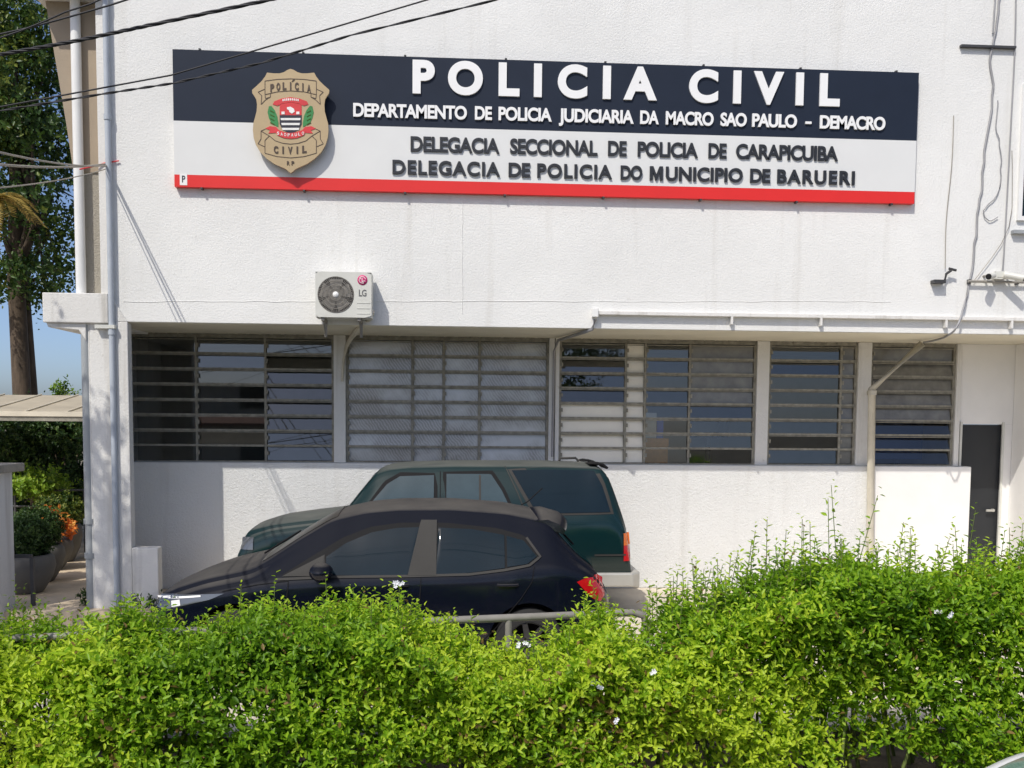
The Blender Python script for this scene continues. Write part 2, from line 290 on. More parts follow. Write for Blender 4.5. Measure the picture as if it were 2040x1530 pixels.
# column with an added hidden fin that shades the lower wall, ledge and the recessed bay on the left corner
mb = MB(); mb.box(-4.17, -3.74, YU-.02, YU+.12, -.02, 3.3215); mb.box(-4.26, -4.1702, YU-.01, 12.9, -.02, 3.32); mb.prism([(-3.93, 3.3215), (-3.74, 3.3215), (-3.93, 3.64)], YU-.02, YU-.001); mb.build('corner_column', M['dirtywhite'], bld, bevel=.012)
mb = MB(); mb.box(-3.7395, -3.44, YU-.02, YU+.14, -.02, .715); mb.build('column_plinth', M['dirtywhite'], bld, bevel=.012)
mb = MB(); mb.box(-4.66, -3.935, 11.22, 13.6, 3.30, 3.635); mb.prism([(-4.64, 3.30), (-4.20, 3.30), (-4.20, 3.1), (-4.28, 3.22), (-4.62, 3.25)], 11.26, 13.5); mb.build('ledge_beam', M['dirtywhite'], bld, bevel=.01)
mb = MB(); mb.prism([(-4.40, 3.635), (-4.40, 5.05), (-3.96, 5.05), (-3.96, 3.635)], 11.52, 14); mb.build('pebble_wall', M['pebble'], bld)
mb = MB(); mb.prism([(-4.39, 5.05), (-4.46, 5.6), (-4.66, 6.95), (-4.66, 9.3), (-3.96, 9.3), (-3.96, 5.05)], 11.50, 14); mb.build('tan_wall', M['tan'], bld)
mb = MB(); mb.box(-4.74, -3.935, 11.12, 14, 6.95, 7.08); mb.build('eave', M['dirtywhite'], bld)
mb = MB(); mb.box(-4.03, -3.945, 11.28, 11.6, 3.635, 6.95); mb.build('corner_trim', M['dirtywhite'], bld, bevel=.006)
# back wall around door and the projecting wall at the right
xd0, xd1 = PY(1908, 900, YW)[0], PY(1998, 850, YW)[0]; zd = PY(1950, 845, YW)[2]; xw = PY(1902, 800, YW)[0]
mb = MB(); mb.box(xw, xd0, YW-.02, YW+.12, 0, 3.32); mb.box(xd0, 9.5, YW-.022, YW+.12, zd, 3.32); mb.box(xd1, 9.5, YW-.02, YW+.12, 0, zd-.001); mb.build('doorway_wall', M['smooth'], bld)
mb = MB(); mb.box(xd1+.12, 9.5, YU+.15, YW-.03, 0, 3.318); mb.build('side_wall', M['smooth'], bld)
dr = MB().box(xd0+.01, xd1-.01, YW+.02, YW+.07, .01, zd-.01).build('door', M['door'], bld)
MB().box(xd1-.11, xd1-.09, YW-.03, YW+.02, 1.03, 1.07).box(xd1-.21, xd1-.09, YW-.045, YW-.03, 1.035, 1.065).build('door_handle', M['chrome'], dr)
mb = MB(); mb.box(xd0-.0, xd0+.03, YW-.045, YW-.022, 0, zd+.03); mb.box(xd1-.03, xd1, YW-.045, YW-.022, 0, zd+.03); mb.build('door_frame', M['offwhite'], dr)
# office interior
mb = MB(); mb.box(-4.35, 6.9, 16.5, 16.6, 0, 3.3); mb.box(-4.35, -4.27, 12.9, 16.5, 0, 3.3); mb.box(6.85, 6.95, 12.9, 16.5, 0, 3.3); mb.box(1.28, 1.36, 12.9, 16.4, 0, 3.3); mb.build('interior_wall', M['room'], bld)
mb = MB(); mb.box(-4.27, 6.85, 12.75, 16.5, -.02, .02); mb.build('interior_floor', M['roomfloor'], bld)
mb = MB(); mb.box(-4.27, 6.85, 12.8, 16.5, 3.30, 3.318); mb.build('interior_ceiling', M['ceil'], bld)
def X(px, py=800, Y=YW): return PY(px, py, Y)[0]
ZB, ZT = 1.657, 3.318
def window(px0, px1, mull, rows, tilt, glass, label=None, painted=(), jit=3.):
    x0, x1 = X(px0), X(px1); fm = MB(); Y0 = YW-.035; Y1 = YW+.025
    fm.box(x0, x0+.03, Y0, Y1, ZB, ZT); fm.box(x1-.03, x1, Y0, Y1, ZB, ZT); fm.box(x0+.03, x1-.03, Y0, Y1, ZT-.05, ZT); fm.box(x0+.03, x1-.03, Y0, Y1, ZB, ZB+.02)
    ms = [X(p) for p in mull]
    for x in ms: fm.box(x-.015, x+.015, Y0-.004, Y1-.01, ZB+.02, ZT-.05)
    cells = list(zip([x0+.03]+[x+.015 for x in ms], [x-.015 for x in ms]+[x1-.03])); dz = (ZT-.05-ZB-.02)/rows; g = MB()
    for ci, (a, b) in enumerate(cells):
        for r in range(rows):
            z0 = ZB+.02+r*dz; z1 = z0+dz
            t = math.radians((tilt[ci] if hasattr(tilt, '__len__') else tilt)+random.uniform(-jit, jit)) if r < rows-1 else .01
            zc = (z0+z1)/2; h = dz/2-.006; dy = math.sin(t)*h; hz = math.cos(t)*h
            g.add([(a+.004, YW-dy-.006, zc-hz), (b-.004, YW-dy-.006, zc-hz), (b-.004, YW+dy-.006, zc+hz), (a+.004, YW+dy-.006, zc+hz)], [(0, 1, 2, 3)], dict(painted).get((ci, r), 0))
            if r > 0:   # steel rail carrying the louvre
                fm.box(a, b, YW-.045, YW-.012, z0-.014, z0+.014)
                fm.box(a, b, YW-.05-dy*.2, YW-.03, zc+hz-.022, zc+hz-.012)
            # pivot clips on the jambs
            fm.box(a, a+.02, YW-.05, YW-.03, zc-.02, zc+.03)
    w = fm.build('window', M['frame'], bld)
    if label: w['label'] = label
    g.build('pane', [glass, M['cream'], M['frosted']], w, recalc=False); return w
window(256, 666, [393, 530], 8, (1, 1, 9), M['glass'])
w2 = window(690, 1092, [822, 884, 955], 8, 3, M['meshglass'], 'patterned grey glass window with four columns of louvres')
window(1113, 1503, [1245, 1284, 1372], 8, (6, 6, 1, 2), M['glass'], 'window with cream painted lower louvres and a cream upright', [((0, k), 1) for k in range(4)]+[((1, k), 1) for k in range(8)]+[((3, k), 2) for k in (4, 5, 6, 7)])
window(1528, 1703, [1672], 8, 3, M['glass'], None, [((1, k), 2) for k in range(8)])
window(1730, 1898, [], 8, 14, M['glass'], 'window with its louvres tilted open', [((0, k), 2) for k in (3, 4, 5, 6, 7)])
for a, b in ((666, 690), (1092, 1103), (1503, 1528), (1703, 1730), (1898, 1908)):
    MB().box(X(a)+.002, X(b)-.002, YW-.075, YW+.06, ZB, 3.32).build('window_post', M['dirtywhite'], bld, bevel=.006)
MB().box(X(1105), X(1113)-.002, YW-.06, YW+.06, ZB, 3.32).build('window_post', M['dirtywhite'], bld)
MB().box(-4.16, xe-.1, YL+.02, YW+.1, 1.656, 1.664).build('window_sill', M['pipegrey'], bld)
# crumbling dark joint above the windows
mb = MB()
for i in range(73):
    a = -4.15+i*.15; mb.box(a, a+random.uniform(.1, .16), YW-.05, YW-.03+random.uniform(-.02, .02), 3.32-random.uniform(.005, .035), 3.3215)
mb.build('window_head_joint', M['frame'], bld)
pts_ = [PY(x_, 600.5+rng.normal(0, .8), YU-.001) for x_ in range(245, 1800, 30)]
MB().tube(pts_, .0045, 5).build('plaster_seam', M['wall'], bld)
MB().tube([PY(921+rng.normal(0, .7), y_, YU-.001) for y_ in range(405, 645, 20)], .0045, 5).build('plaster_seam', M['wall'], bld)
# upper window cut by the right edge
wx = PY(2030, 300, YU)[0]; zt = PY(2032, 168, YU)[2]; zb = PY(2032, 440, YU)[2]
uw = MB().box(wx, wx+.05, YU-.04, YU, zb, zt).box(wx+1.75, wx+1.8, YU-.04, YU, zb, zt).box(wx+.05, wx+1.75, YU-.04, YU, zt-.05, zt).box(wx+.05, wx+1.75, YU-.04, YU, zb, zb+.05).box(wx+.88, wx+.93, YU-.035, YU-.002, zb+.05, zt-.05).build('window', M['white'], bld)
uw['label'] = 'upstairs window in a white frame'
MB().box(wx+.05, wx+1.75, YU-.02, YU-.012, zb+.05, zt-.05).build('pane', M['carglass'], uw)
MB().box(wx-.06, wx+1.86, YU-.07, YU, zb-.16, zb-.12).build('window_sill', M['pipegrey'], uw)
# things inside
def PB(x0, y0, x1, y1, Y): a = PY(x0, y0, Y); b = PY(x1, y1, Y); return a[0], b[0], b[2], a[2]
a = PB(1112, 803, 1276, 900, 12.765); b = PB(1248, 690, 1285, 900, 12.76)
pt = thing('office_partition', 'cream partition panel with a tall post behind the middle louvred window', 'partition', (a[0], 12.765, 0.02))
MB().box(a[0], a[1], 12.765, 12.80, .02, a[3]).build('panel', M['cream'], pt); MB().box(b[0], b[1], 12.757, 12.81, .02, 3.29).build('post', M['cream'], pt)
a = PB(1279, 873, 1331, 918, 13.0)
fc = thing('filing_cabinet', 'grey filing cabinet standing inside behind the middle window', 'cabinet', (a[0], 13.0, .02))
MB().box(a[0]-.03, a[1]+.04, 13.0, 13.5, .02, 1.52).build('cabinet_body', M['pipegrey'], fc)
for k in range(3): MB().box(a[0]-.01, a[1]+.02, 12.985, 13.0, .08+k*.48, .52+k*.48).build('drawer', M['pipegrey'], fc)
cb = thing('cardboard_box', 'orange brown cardboard box seen through the middle window', 'box', (a[0], 13.0, 1.52))
MB().box(a[0], a[1], 13.02, 13.35, 1.52, a[3]-.11).build('carton', M['card'], cb, bevel=.005); MB().box(a[0]-.005, a[1]+.008, 13.015, 13.355, a[3]-.11, a[3]).build('lid', M['card'], cb, bevel=.005)
q = PB(1279, 822, 1309, 873, 13.0)
ct = thing('computer_tower', 'pale grey computer case standing on the cardboard box', 'computer', (q[0], 13.05, a[3]))
MB().box(q[0], q[1], 13.05, 13.34, a[3], q[3]).build('case', M['offwhite'], ct, bevel=.008); MB().box(q[0]+.01, q[0]+.035, 13.04, 13.05, q[3]-.25, q[3]-.12).build('drive_bay', M['screen'], ct)
bf = MB().box(q[1]+.01, q[1]+.1, 13.07, 13.33, a[3], q[3]-.1).box(q[1]+.02, q[1]+.09, 13.065, 13.07, a[3]+.05, a[3]+.2).build('ring_binder', M['bluep']); tag(bf, 'bright blue binder beside the grey computer case', 'binder')
for nm, x0, x1, y0, y1, mt, lb in (('m1', 1376, 1449, 836, 872, M['screen'], 'black monitor behind the right pane of the middle window'), ('m2', 1742, 1842, 838, 915, M['bluescreen'], 'dark blue monitor behind the tilted louvres')):
    q = PB(x0, y0, x1, y1, 13.6); xc = (q[0]+q[1])/2
    dk = thing('counter', 'brown office counter under the ' + ('black' if nm == 'm1' else 'blue') + ' monitor', 'counter', (xc, 13.6, .02))
    MB().box(xc-.6, xc+.6, 13.3, 14, 1.22, 1.26).build('counter_top', M['wood'], dk)
    for sx in (-.58, .54): MB().box(xc+sx, xc+sx+.04, 13.33, 13.97, .02, 1.22).build('side_panel', M['wood'], dk)
    mo = thing('computer_monitor', lb, 'monitor', (xc, 13.6, 1.26))
    MB().box(q[0], q[1], 13.58, 13.62, q[2], q[3]).build('screen', mt, mo, bevel=.006)
    MB().box(xc-.03, xc+.03, 13.62, 13.65, 1.26, q[2]+.1).box(xc-.12, xc+.12, 13.54, 13.7, 1.26, 1.275).build('stand', M['screen'], mo)
# ================================================================== facade fittings
# sign ------------------------------------------------------------
sx0, sx1, sz0, sz1 = -3.172, 5.45, 4.845, 6.36; SY = YU-.075
sg = thing('police_sign', 'long navy, grey and red POLICIA CIVIL sign fixed across the white upper wall', 'sign', (sx0, YU, sz0))
zn = PY(1000, 258, SY)[2]; zr = PY(1000, 363, SY)[2]
mb = MB(); mb.box(sx0, sx1, SY, YU-.003, zn, sz1, 0); mb.box(sx0, sx1, SY, YU-.003, zr, zn, 1); mb.box(sx0, sx1, SY, YU-.003, sz0, zr, 2)
for i in range(8):
    xx = sx0+.3+i*1.15; mb.box(xx-.012, xx+.012, SY-.004, YU-.01, sz0-.02, sz0-.0005, 3); mb.box(xx-.012, xx+.012, SY-.004, YU-.01, sz1+.0005, sz1+.018, 3)
mb.build('panel', [M['navy'], M['silver'], M['red'], M['darkmetal']], sg)
def signline(words, ybase, capx, mname, bold, slope_px, depth=.03):
    """words: (text, px0, px1); ybase: pixel baseline at first px; capx: (x, ytop, ybot)"""
    ZR = PY(words[0][1], ybase, SY)[2]; cap = PY(capx[0], capx[1], SY)[2]-PY(capx[0], capx[2], SY)[2]
    Zl = PY(slope_px[0], slope_px[1], SY)[2]; Xl = PY(slope_px[0], slope_px[1], SY)[0]; Xf = PY(words[0][1], ybase, SY)[0]
    for w, a, b in words:
        xa, xb = PY(a, ybase, SY)[0], PY(b, ybase, SY)[0]; z = ZR+(Zl-ZR)*(xa-Xf)/(Xl-Xf)
        mb = MB()
        if w == '-': mb.box(xa, xb, SY-depth, SY+.001, z+cap*.32, z+cap*.5)
        elif w == 'M':     # block M drawn as one outline
            sw = (xb-xa)*.23; c5 = (xa+xb)/2; mb.prism([(xa, z), (xa, z+cap), (xa+sw*1.15, z+cap), (c5, z+cap*.42), (xb-sw*1.15, z+cap), (xb, z+cap), (xb, z), (xb-sw, z), (xb-sw, z+cap*.62), (c5+sw*.32, z), (c5-sw*.32, z), (xa+sw, z+cap*.62), (xa+sw, z)], SY-depth, SY+.001)
        else: text(mb, w, (xa, z), xb, cap, SY-depth, SY+.001, bold)
        mb.build('lettering', M[mname], sg)
signline([('POLICIA', 822, 1308), ('CIVIL', 1372, 1672)], 187, (820, 120, 187), 'letterw', .046, (1672, 214), .022)
signline([('DEPARTAMENTO', 704, 930), ('DE', 946, 980), ('POLICIA', 993, 1099), ('JUDICIARIA', 1113, 1262), ('DA', 1275, 1312), ('MACRO', 1326, 1421), ('SAO', 1435, 1487), ('PAULO', 1498, 1587), ('-', 1604, 1616), ('DEMACRO', 1633, 1763)], 233, (704, 206, 233), 'letterw', .032, (1763, 260), .02)
signline([('DELEGACIA', 818, 995), ('SECCIONAL', 1016, 1190), ('DE', 1211, 1248), ('POLICIA', 1270, 1390), ('DE', 1411, 1447), ('CARAPICUIBA', 1466, 1669)], 302, (818, 272, 302), 'letterd', .026, (1669, 321), .018)
signline([('DELEGACIA', 782, 996), ('DE', 1013, 1056), ('POLICIA', 1070, 1219), ('DO', 1236, 1279), ('M', 1294, 1320), ('UNICIPIO', 1326, 1479), ('DE', 1494, 1534), ('BARUERI', 1548, 1702)], 347, (782, 319, 347), 'letterd', .028, (1702, 369), .022)
# small maker's sticker
q = PB(358, 346, 373, 369, SY-.002)
mb = MB(); mb.box(q[0], q[1], SY-.003, SY+.001, q[2], q[3], 0); text(mb, 'P', (q[0]+.025, q[2]+.03), q[1]-.02, (q[3]-q[2])*.6, SY-.005, SY-.002, .02, 1)
mb.build('sticker', [M['badgewhite'], M['badgeblack']], sg)
# badge
BY = SY-.105
def bz(zx, zy): return PY(470+zx/5.1, 110+zy/5.1, BY)
def bp(L): return [(bz(x, y)[0], bz(x, y)[2]) for x, y in L]
half = [(556, 138), (590, 150), (625, 172), (670, 184), (730, 184), (795, 176), (815, 215), (850, 262), (895, 305), (948, 352), (946, 385), (925, 415), (905, 450), (898, 500), (902, 570), (918, 630), (935, 690), (940, 760), (932, 840), (908, 915), (865, 985), (800, 1050), (720, 1105), (640, 1140), (600, 1160), (575, 1185), (556, 1197)]
def mir(L): return [(1112-x, y) for x, y in L]
shield = half+mir(half[1:-1])[::-1]
MB().prism(bp(shield), BY, BY+.03).build('badge', M['gold'], sg)
MB().box(bz(480, 400)[0], bz(640, 400)[0], BY+.03, SY+.001, bz(556, 850)[2], bz(556, 420)[2]).build('badge_spacer', M['darkmetal'], sg)
mb = MB()
def line(L, w=.007, closed=False):
    P = bp(L); n = len(P)
    for i in range(n if closed else n-1):
        a, b = np.array(P[i]), np.array(P[(i+1) % n]); d = (b-a)/np.linalg.norm(b-a); nn = np.array([-d[1], d[0]])*w/2
        mb.prism([tuple(a+nn), tuple(b+nn), tuple(b-nn), tuple(a-nn)], BY-.003-.0004*(i % 2), BY+.002)
line([(295, 262), (420, 245), (556, 240), (692, 245), (817, 262), (817, 380), (817, 400), (692, 372), (556, 362), (420, 372), (295, 400)], closed=True)
for s in (0, 1):
    f = mir if s else (lambda L: L)
    line(f([(292, 345), (225, 375), (262, 410), (255, 500), (300, 455), (350, 425), (350, 395)])); line(f([(295, 400), (300, 440), (350, 425)]))
mb.build('ribbon_outline', M['badgeink'], sg); mb = MB()
for f in (lambda L: L, mir): line(f([(295, 865), (340, 820), (255, 770), (255, 850), (225, 900), (292, 930)])); line(f([(255, 770), (300, 750)])); line(f([(340, 820), (400, 870)]))
line([(295, 865), (295, 995), (420, 1030), (556, 1043), (692, 1030), (817, 995), (817, 865)]); line([(400, 870), (480, 895), (556, 903), (632, 895), (712, 870)])
mb.build('ribbon_outline', M['badgeink'], sg)
mb = MB()
def arctext(word, cx, half_w, ybase, cap, rise, bold, m=0, sink=False):
    n = len(word); xs = [cx-half_w+2*half_w*(i+.5)/n for i in range(n)]
    for ch, x in zip(word, xs):
        u = (x-cx)/half_w; y = ybase+rise*u*u*(1 if not sink else -1); w = half_w*2/n*(.62 if ch != 'I' else .22)
        p = bz(x-w/2, y); p2 = bz(x+w/2, y); c = bz(x, y-cap)[2]-bz(x, y)[2]
        sl = -2*rise*u/half_w*(1 if not sink else -1); text(mb, ch, (p[0], p[2]), p2[0], c, BY-.006, BY+.001, bold, m, sl*.9, track=False)
arctext('POLICIA', 556, 218, 352, 78, 30, .05)
a = bz(556+10, 268); mb.prism(bp([(566, 268), (582, 248), (598, 250), (578, 268)]), BY-.006, BY+.001)   # acute accent over the I
mb.build('lettering', M['badgeink'], sg); mb = MB()
arctext('CIVIL', 552, 180, 1004, 74, 14, .05, sink=True); mb.build('lettering', M['badgeink'], sg); mb = MB(); arctext('RP', 556, 46, 1118, 42, 0, .03)
mb.build('lettering', M['badgeink'], sg)
mb = MB(); e0 = BY-.004; Lr, Lw, Lb, Lg = 0, 1, 2, 3
mb.prism(bp([(445, 500), (556, 480), (668, 500), (668, 610), (445, 610)]), e0, BY+.001, Lr)
mb.prism(bp([(445, 610), (668, 610), (668, 700), (640, 755), (590, 785), (556, 792), (522, 785), (472, 755), (445, 700)]), e0-.001, BY+.001, Lb)
for y in (640, 690, 740): mb.prism(bp([(455+(y-640)*.12, y), (658-(y-640)*.12, y), (658-(y-615)*.16, y+22), (455+(y-615)*.16, y+22)]), e0-.004, e0, Lw)
mb.prism(bp([(520, 530), (555, 525), (590, 545), (598, 575), (570, 595), (545, 580), (540, 560), (520, 550)]), e0-.004, e0, Lw)
for x in (480, 630): mb.prism(bp([(x-16, 575), (x+16, 575), (x+16, 602), (x-16, 602)]), e0-.004, e0, Lw)
mb.prism(bp([(375, 500), (390, 470), (470, 440), (556, 428), (642, 440), (722, 470), (737, 500), (690, 515), (642, 492), (556, 478), (470, 492), (422, 515)]), e0-.002, BY+.001, Lr)
for i in range(9): x = 480+i*19; y = 452+((x-556)/85)**2*9; mb.prism(bp([(x-5, y-12), (x+6, y-12), (x+6, y+10), (x-5, y+10)]), e0-.005, e0, Lw)
for f in ((lambda L: L), mir):
    mb.prism(bp(f([(335, 520), (360, 515), (395, 560), (420, 620), (432, 690), (430, 730), (400, 715), (360, 690), (335, 640), (322, 580)])), e0, BY+.001, Lg)
    for y in (560, 600, 640, 680): mb.prism(bp(f([(352, y), (392, y+22), (390, y+30), (348, y+8)])), e0-.003, e0, 4)
    mb.prism(bp(f([(300, 745), (345, 722), (410, 730), (440, 765), (400, 790), (330, 795), (350, 765)])), e0-.001, BY+.001, Lr)
mb.prism(bp([(400, 770), (440, 762), (500, 785), (556, 792), (612, 785), (672, 762), (712, 770), (690, 815), (620, 843), (556, 850), (492, 843), (422, 815)]), e0-.003, BY+.001, Lr)
for i, ch in enumerate('SAOPAULO'):
    x = 430+i*36; y = 800+18*(1-((x-556)/125)**2)+10; p = bz(x-11, y); p2 = bz(x+11, y); text(mb, ch, (p[0], p[2]), p2[0], bz(x, y-30)[2]-p[2], e0-.006, e0, .02, Lw, track=False)
mb.build('coat_of_arms', [M['badgered'], M['badgewhite'], M['badgeblack'], M['badgegreen'], M['limeleaf']], sg)
# air conditioner ------------------------------------------------------
AY = YU-.30
q = PB(628, 541, 740, 633, AY); ax0, ax1, az0, az1 = q
ac = thing('air_conditioner', 'off-white outdoor air conditioner unit with round fan on the wall under the sign', 'air conditioner', (ax0, YU, az0))
fx, fz = PY(669, 587, AY)[0], PY(669, 587, AY)[2]; R = (az1-az0)*.405
body = MB(); body.box(ax0, ax1, AY+.012, YU-.05, az0, az1)
nseg = 48; ring = [(fx+R*math.cos(2*math.pi*i/nseg), fz+R*math.sin(2*math.pi*i/nseg)) for i in range(nseg)]
def edge(p):
    dx, dz = p[0]-fx, p[1]-fz; t = min((ax1-fx)/dx if dx > 1e-6 else 9e9, (ax0-fx)/dx if dx < -1e-6 else 9e9, (az1-fz)/dz if dz > 1e-6 else 9e9, (az0-fz)/dz if dz < -1e-6 else 9e9); return (fx+dx*t, fz+dz*t)
outer = [edge(p) for p in ring]
body.add([(p[0], AY, p[1]) for p in ring]+[(p[0], AY, p[1]) for p in outer], [(i, nseg+i, nseg+(i+1) % nseg, (i+1) % nseg) for i in range(nseg)])
body.box(ax0, ax1, AY+.001, AY+.011, az1-.004, az1+.002)
for i in range(3): body.box(fx+R+.03, ax1-.015, AY-.004, AY+.001, az0+.04+i*.06, az0+.05+i*.06)
for i in range(9): body.box(ax0-.006, ax0+.0005, AY+.05, YU-.08, az0+.05+i*.05, az0+.065+i*.05)
body.build('casing', M['offwhite'], ac)
MB().lathe([(0, AY+.009), (R*1.02, AY+.009)], (fx, 0, fz), 32, 'y').build('fan_recess', M['fan'], ac)
mb = MB()
for i in range(5):
    a = i*2*math.pi/5+.3; pts = []
    for r, w in ((.2, .25), (.6, .55), (.93, .42)):
        pts.append((r, w))
    vs = [(fx+R*r*math.cos(a+s*w), AY+.002+.004*s, fz+R*r*math.sin(a+s*w)) for r, w in pts for s in (-1, 1)]; mb.add(vs, [(0, 1, 3, 2), (2, 3, 5, 4)])
mb.build('fan_blade', M['grille'], ac)
mb = MB()
for k in range(60):
    a = 2*math.pi*k/60; mb.tube([(fx+R*.15*math.cos(a), AY-.012, fz+R*.15*math.sin(a)), (fx+R*.6*math.cos(a), AY-.014, fz+R*.6*math.sin(a)), (fx+R*.98*math.cos(a+.06), AY-.004, fz+R*.98*math.sin(a+.06))], .0022, 4, cap=False)
for r in (.33, .55, .77, .97):
    mb.tube([(fx+R*r*math.cos(2*math.pi*k/40), AY-.015+.01*(r > .9), fz+R*r*math.sin(2*math.pi*k/40)) for k in range(41)], .003, 4, cap=False)
mb.build('fan_grille', M['grille'], ac)
MB().lathe([(0, AY-.022), (R*.15, AY-.02), (R*.17, AY-.01)], (fx, 0, fz), 20, 'y').build('grille_hub', M['white'], ac)
lx, lz = PY(722, 558, AY)[0], PY(722, 558, AY)[2]
MB().lathe([(0, AY-.005), (.055, AY-.005), (.057, AY+.001)], (lx, 0, lz), 28, 'y').build('logo_disc', M['magenta'], ac)
mb = MB(); mb.tube([(lx+.036*math.cos(t), AY-.006, lz+.036*math.sin(t)) for t in np.linspace(.25, 5.2, 22)], .004, 4); mb.box(lx+.004, lx+.034, AY-.008, AY-.004, lz-.014, lz-.008); mb.box(lx-.006, lx+.0, AY-.008, AY-.004, lz-.02, lz+.02); mb.box(lx-.0062, lx+.012, AY-.0085, AY-.004, lz-.024, lz-.018); mb.lathe([(0, AY-.008), (.006, AY-.008), (.006, AY-.004)], (lx-.02, 0, lz+.014), 10, 'y')
mb.build('logo_mark', M['badgewhite'], ac)
mb = MB(); p = PY(715, 590, AY); text(mb, 'LG', (p[0], p[2]), PY(730, 590, AY)[0], PY(715, 577, AY)[2]-p[2], AY-.004, AY+.001, .012); mb.build('lettering', M['greyink'], ac)
for x in (ax0+.06, ax1-.16):
    mb = MB(); mb.box(x, x+.035, AY+.02, YU-.001, az0-.035, az0-.001); mb.box(x+.002, x+.033, YU-.012, YU-.0015, az0-.2, az0-.035); mb.tube([(x+.017, AY+.1, az0-.03), (x+.017, YU-.01, az0-.19)], .009, 6); mb.build('wall_bracket', M['railgrey'], ac)
hs = [PY(742, 620, YU-.12), PY(738, 632, YU-.05), PY(716, 655, 11.5), PY(700, 672, 12.3), PY(690, 690, 12.55), PY(684, 720, 12.58), PY(682, 760, 12.58)]
tag(MB().tube(hs, [.03, .032, .032, .03, .025, .02, .015], 8).build('refrigerant_hose', M['pipebeige']), 'beige insulated hose curving from the air conditioner into the window post', 'hose')
# pipes -----------------------------------------------------------------
def pipe(name, pts, r, m, label, cat='pipe', collars=(), group=None, seg=12):
    t = thing(name, label, cat, pts[-1], group); MB().tube(pts, r, seg).build('tube', m, t)
    for c in collars: MB().tube([(c[0], c[1], c[2]-.03), (c[0], c[1], c[2]+.03)], r*1.25, seg).build('collar', m, t)
    return t
pipe('drainpipe', [(-4.305, 11.43, 6.95), (-4.305, 11.43, 3.636)], .056, M['white'], 'thick white drainpipe running down the tan wall from the eave')
pipe('drainpipe', [(-4.225, 11.33, 3.28), (-4.225, 11.33, .0)], .056, M['pipegrey'], 'grey drainpipe below the white ledge, left of the column', collars=[(-4.225, 11.33, 1.02), (-4.225, 11.33, .62)])
t = pipe('conduit_pipe', [(-3.905, YU-.055, 9.4), (-3.905, YU-.055, .005)], .033, M['pipeblue'], 'thin blue grey conduit pipe down the edge of the white facade', collars=[(-3.905, YU-.055, 3.2), (-3.905, YU-.055, 5.6)])
MB().box(-4.08, -3.86, YU-.1, YU-.021, 3.24, 3.28).build('pipe_clamp', M['offwhite'], t)
p0, p1, p2 = PY(1838, 684, 12.15), PY(1737, 775, 12.47), PY(1733, 1105, 12.47)
pipe('downpipe', [p0, p1, p2], .05, M['pipebeige'], 'pale downpipe slanting from the soffit then dropping down the lower wall', collars=[(p1[0], p1[1], p1[2]-.05)])
z0, z1 = PY(1600, 634, YU)[2], PY(1600, 627, YU)[2]; cx0 = PY(1190, 628, YU)[0]
cd = thing('cable_duct', 'long horizontal white cable duct along the bottom of the upper wall', 'duct', (cx0, YU, z0))
MB().box(cx0, 12.9, YU-.07, YU-.0005, z0, z1).build('duct', M['dirtywhite'], cd, bevel=.004)
for px in (1455, 1632, 1880, 2010): x = PY(px, 640, YU)[0]; MB().box(x-.012, x+.012, YU-.075, YU-.001, z0-.09, z0-.0005).build('clip', M['dirtywhite'], cd)
MB().box(cx0-.07, cx0-.0005, YU-.09, YU-.001, z0-.03, z1+.03).build('end_box', M['white'], cd, bevel=.005)
e1 = PY(1186, 636, YU-.04); tag(MB().tube([e1, PY(1180, 656, YU-.02), PY(1165, 661, 11.4), PY(1112, 678, 12.5), PY(1104, 700, 12.6), PY(1100, 910, 12.6)], [.02, .02, .024, .018, .016, .016], 8).build('conduit_elbow', M['cablegrey']), 'grey conduit dropping from the duct end along the soffit to the window post', 'conduit')
# right-hand cables and cameras --------------------------------------------
def cable(px, Y, r, m, name, label, group=None, seg=6, cat='cable', jit=0):
    P = [PY(x, y, Y if not hasattr(Y, '__len__') else Y[i]) for i, (x, y) in enumerate(px)]
    Q = []
    for i in range(len(P)-1):
        for t in np.linspace(0, 1, 5)[:-1]:
            a, b = P[i], P[i+1]; pa = P[i-1] if i else a; pb = P[i+2] if i+2 < len(P) else b
            Q.append(.5*(2*a+(b-pa)*t+(2*pa-5*a+4*b-pb)*t*t+(3*a-pa-3*b+pb)*t**3)+np.array([rng.normal(0, jit), 0, 0]))
    Q.append(P[-1]); return tag(MB().tube(Q, r, seg).build(name, m), label, cat, group)
YC = YU-.02
cable([(1992, -10), (1984, 60), (1972, 120), (1978, 190), (1962, 300), (1955, 380), (1946, 440), (1941, 500), (1930, 570), (1918, 620), (1900, 660), (1870, 676), (1840, 682)], [YC]*9+[YC-.05, YC-.08, 11.7, 12.1], .013, M['cablegrey'], 'wall_cable', 'wavy grey cable hanging down the right of the upper wall to the downpipe', jit=.006)
cable([(1983, -10), (1978, 66)], YC, .009, M['cablegrey'], 'wall_cable', 'short thin cable entering the top edge above the black bracket')
cable([(2024, -10), (2022, 95), (2014, 250), (2006, 400), (1999, 520), (1996, 545)], YC, .009, M['cablegrey'], 'wall_cable', 'thin straight cable running down to the security camera box')
cable([(1900, 230), (1896, 330), (1885, 440), (1883, 535)], YC, .005, M['cablepale'], 'wall_cable', 'faint thin cable ending at the small black bracket')
cable([(1990, 200), (1984, 240), (1990, 290), (1994, 350), (1985, 390), (1960, 420), (1970, 440), (1988, 432)], YC, .006, M['cablegrey'], 'wall_cable', 'loose curling cable dangling beside the wavy grey cable', jit=.008)
cable([(1940, 560), (2010, 452), (2016, 300)], YC-.01, .004, M['cablepale'], 'wall_cable', 'hair-thin cable rising from the camera bar', jit=.003)
a = PY(1913, 92, YC); b = PY(2022, 98, YC)
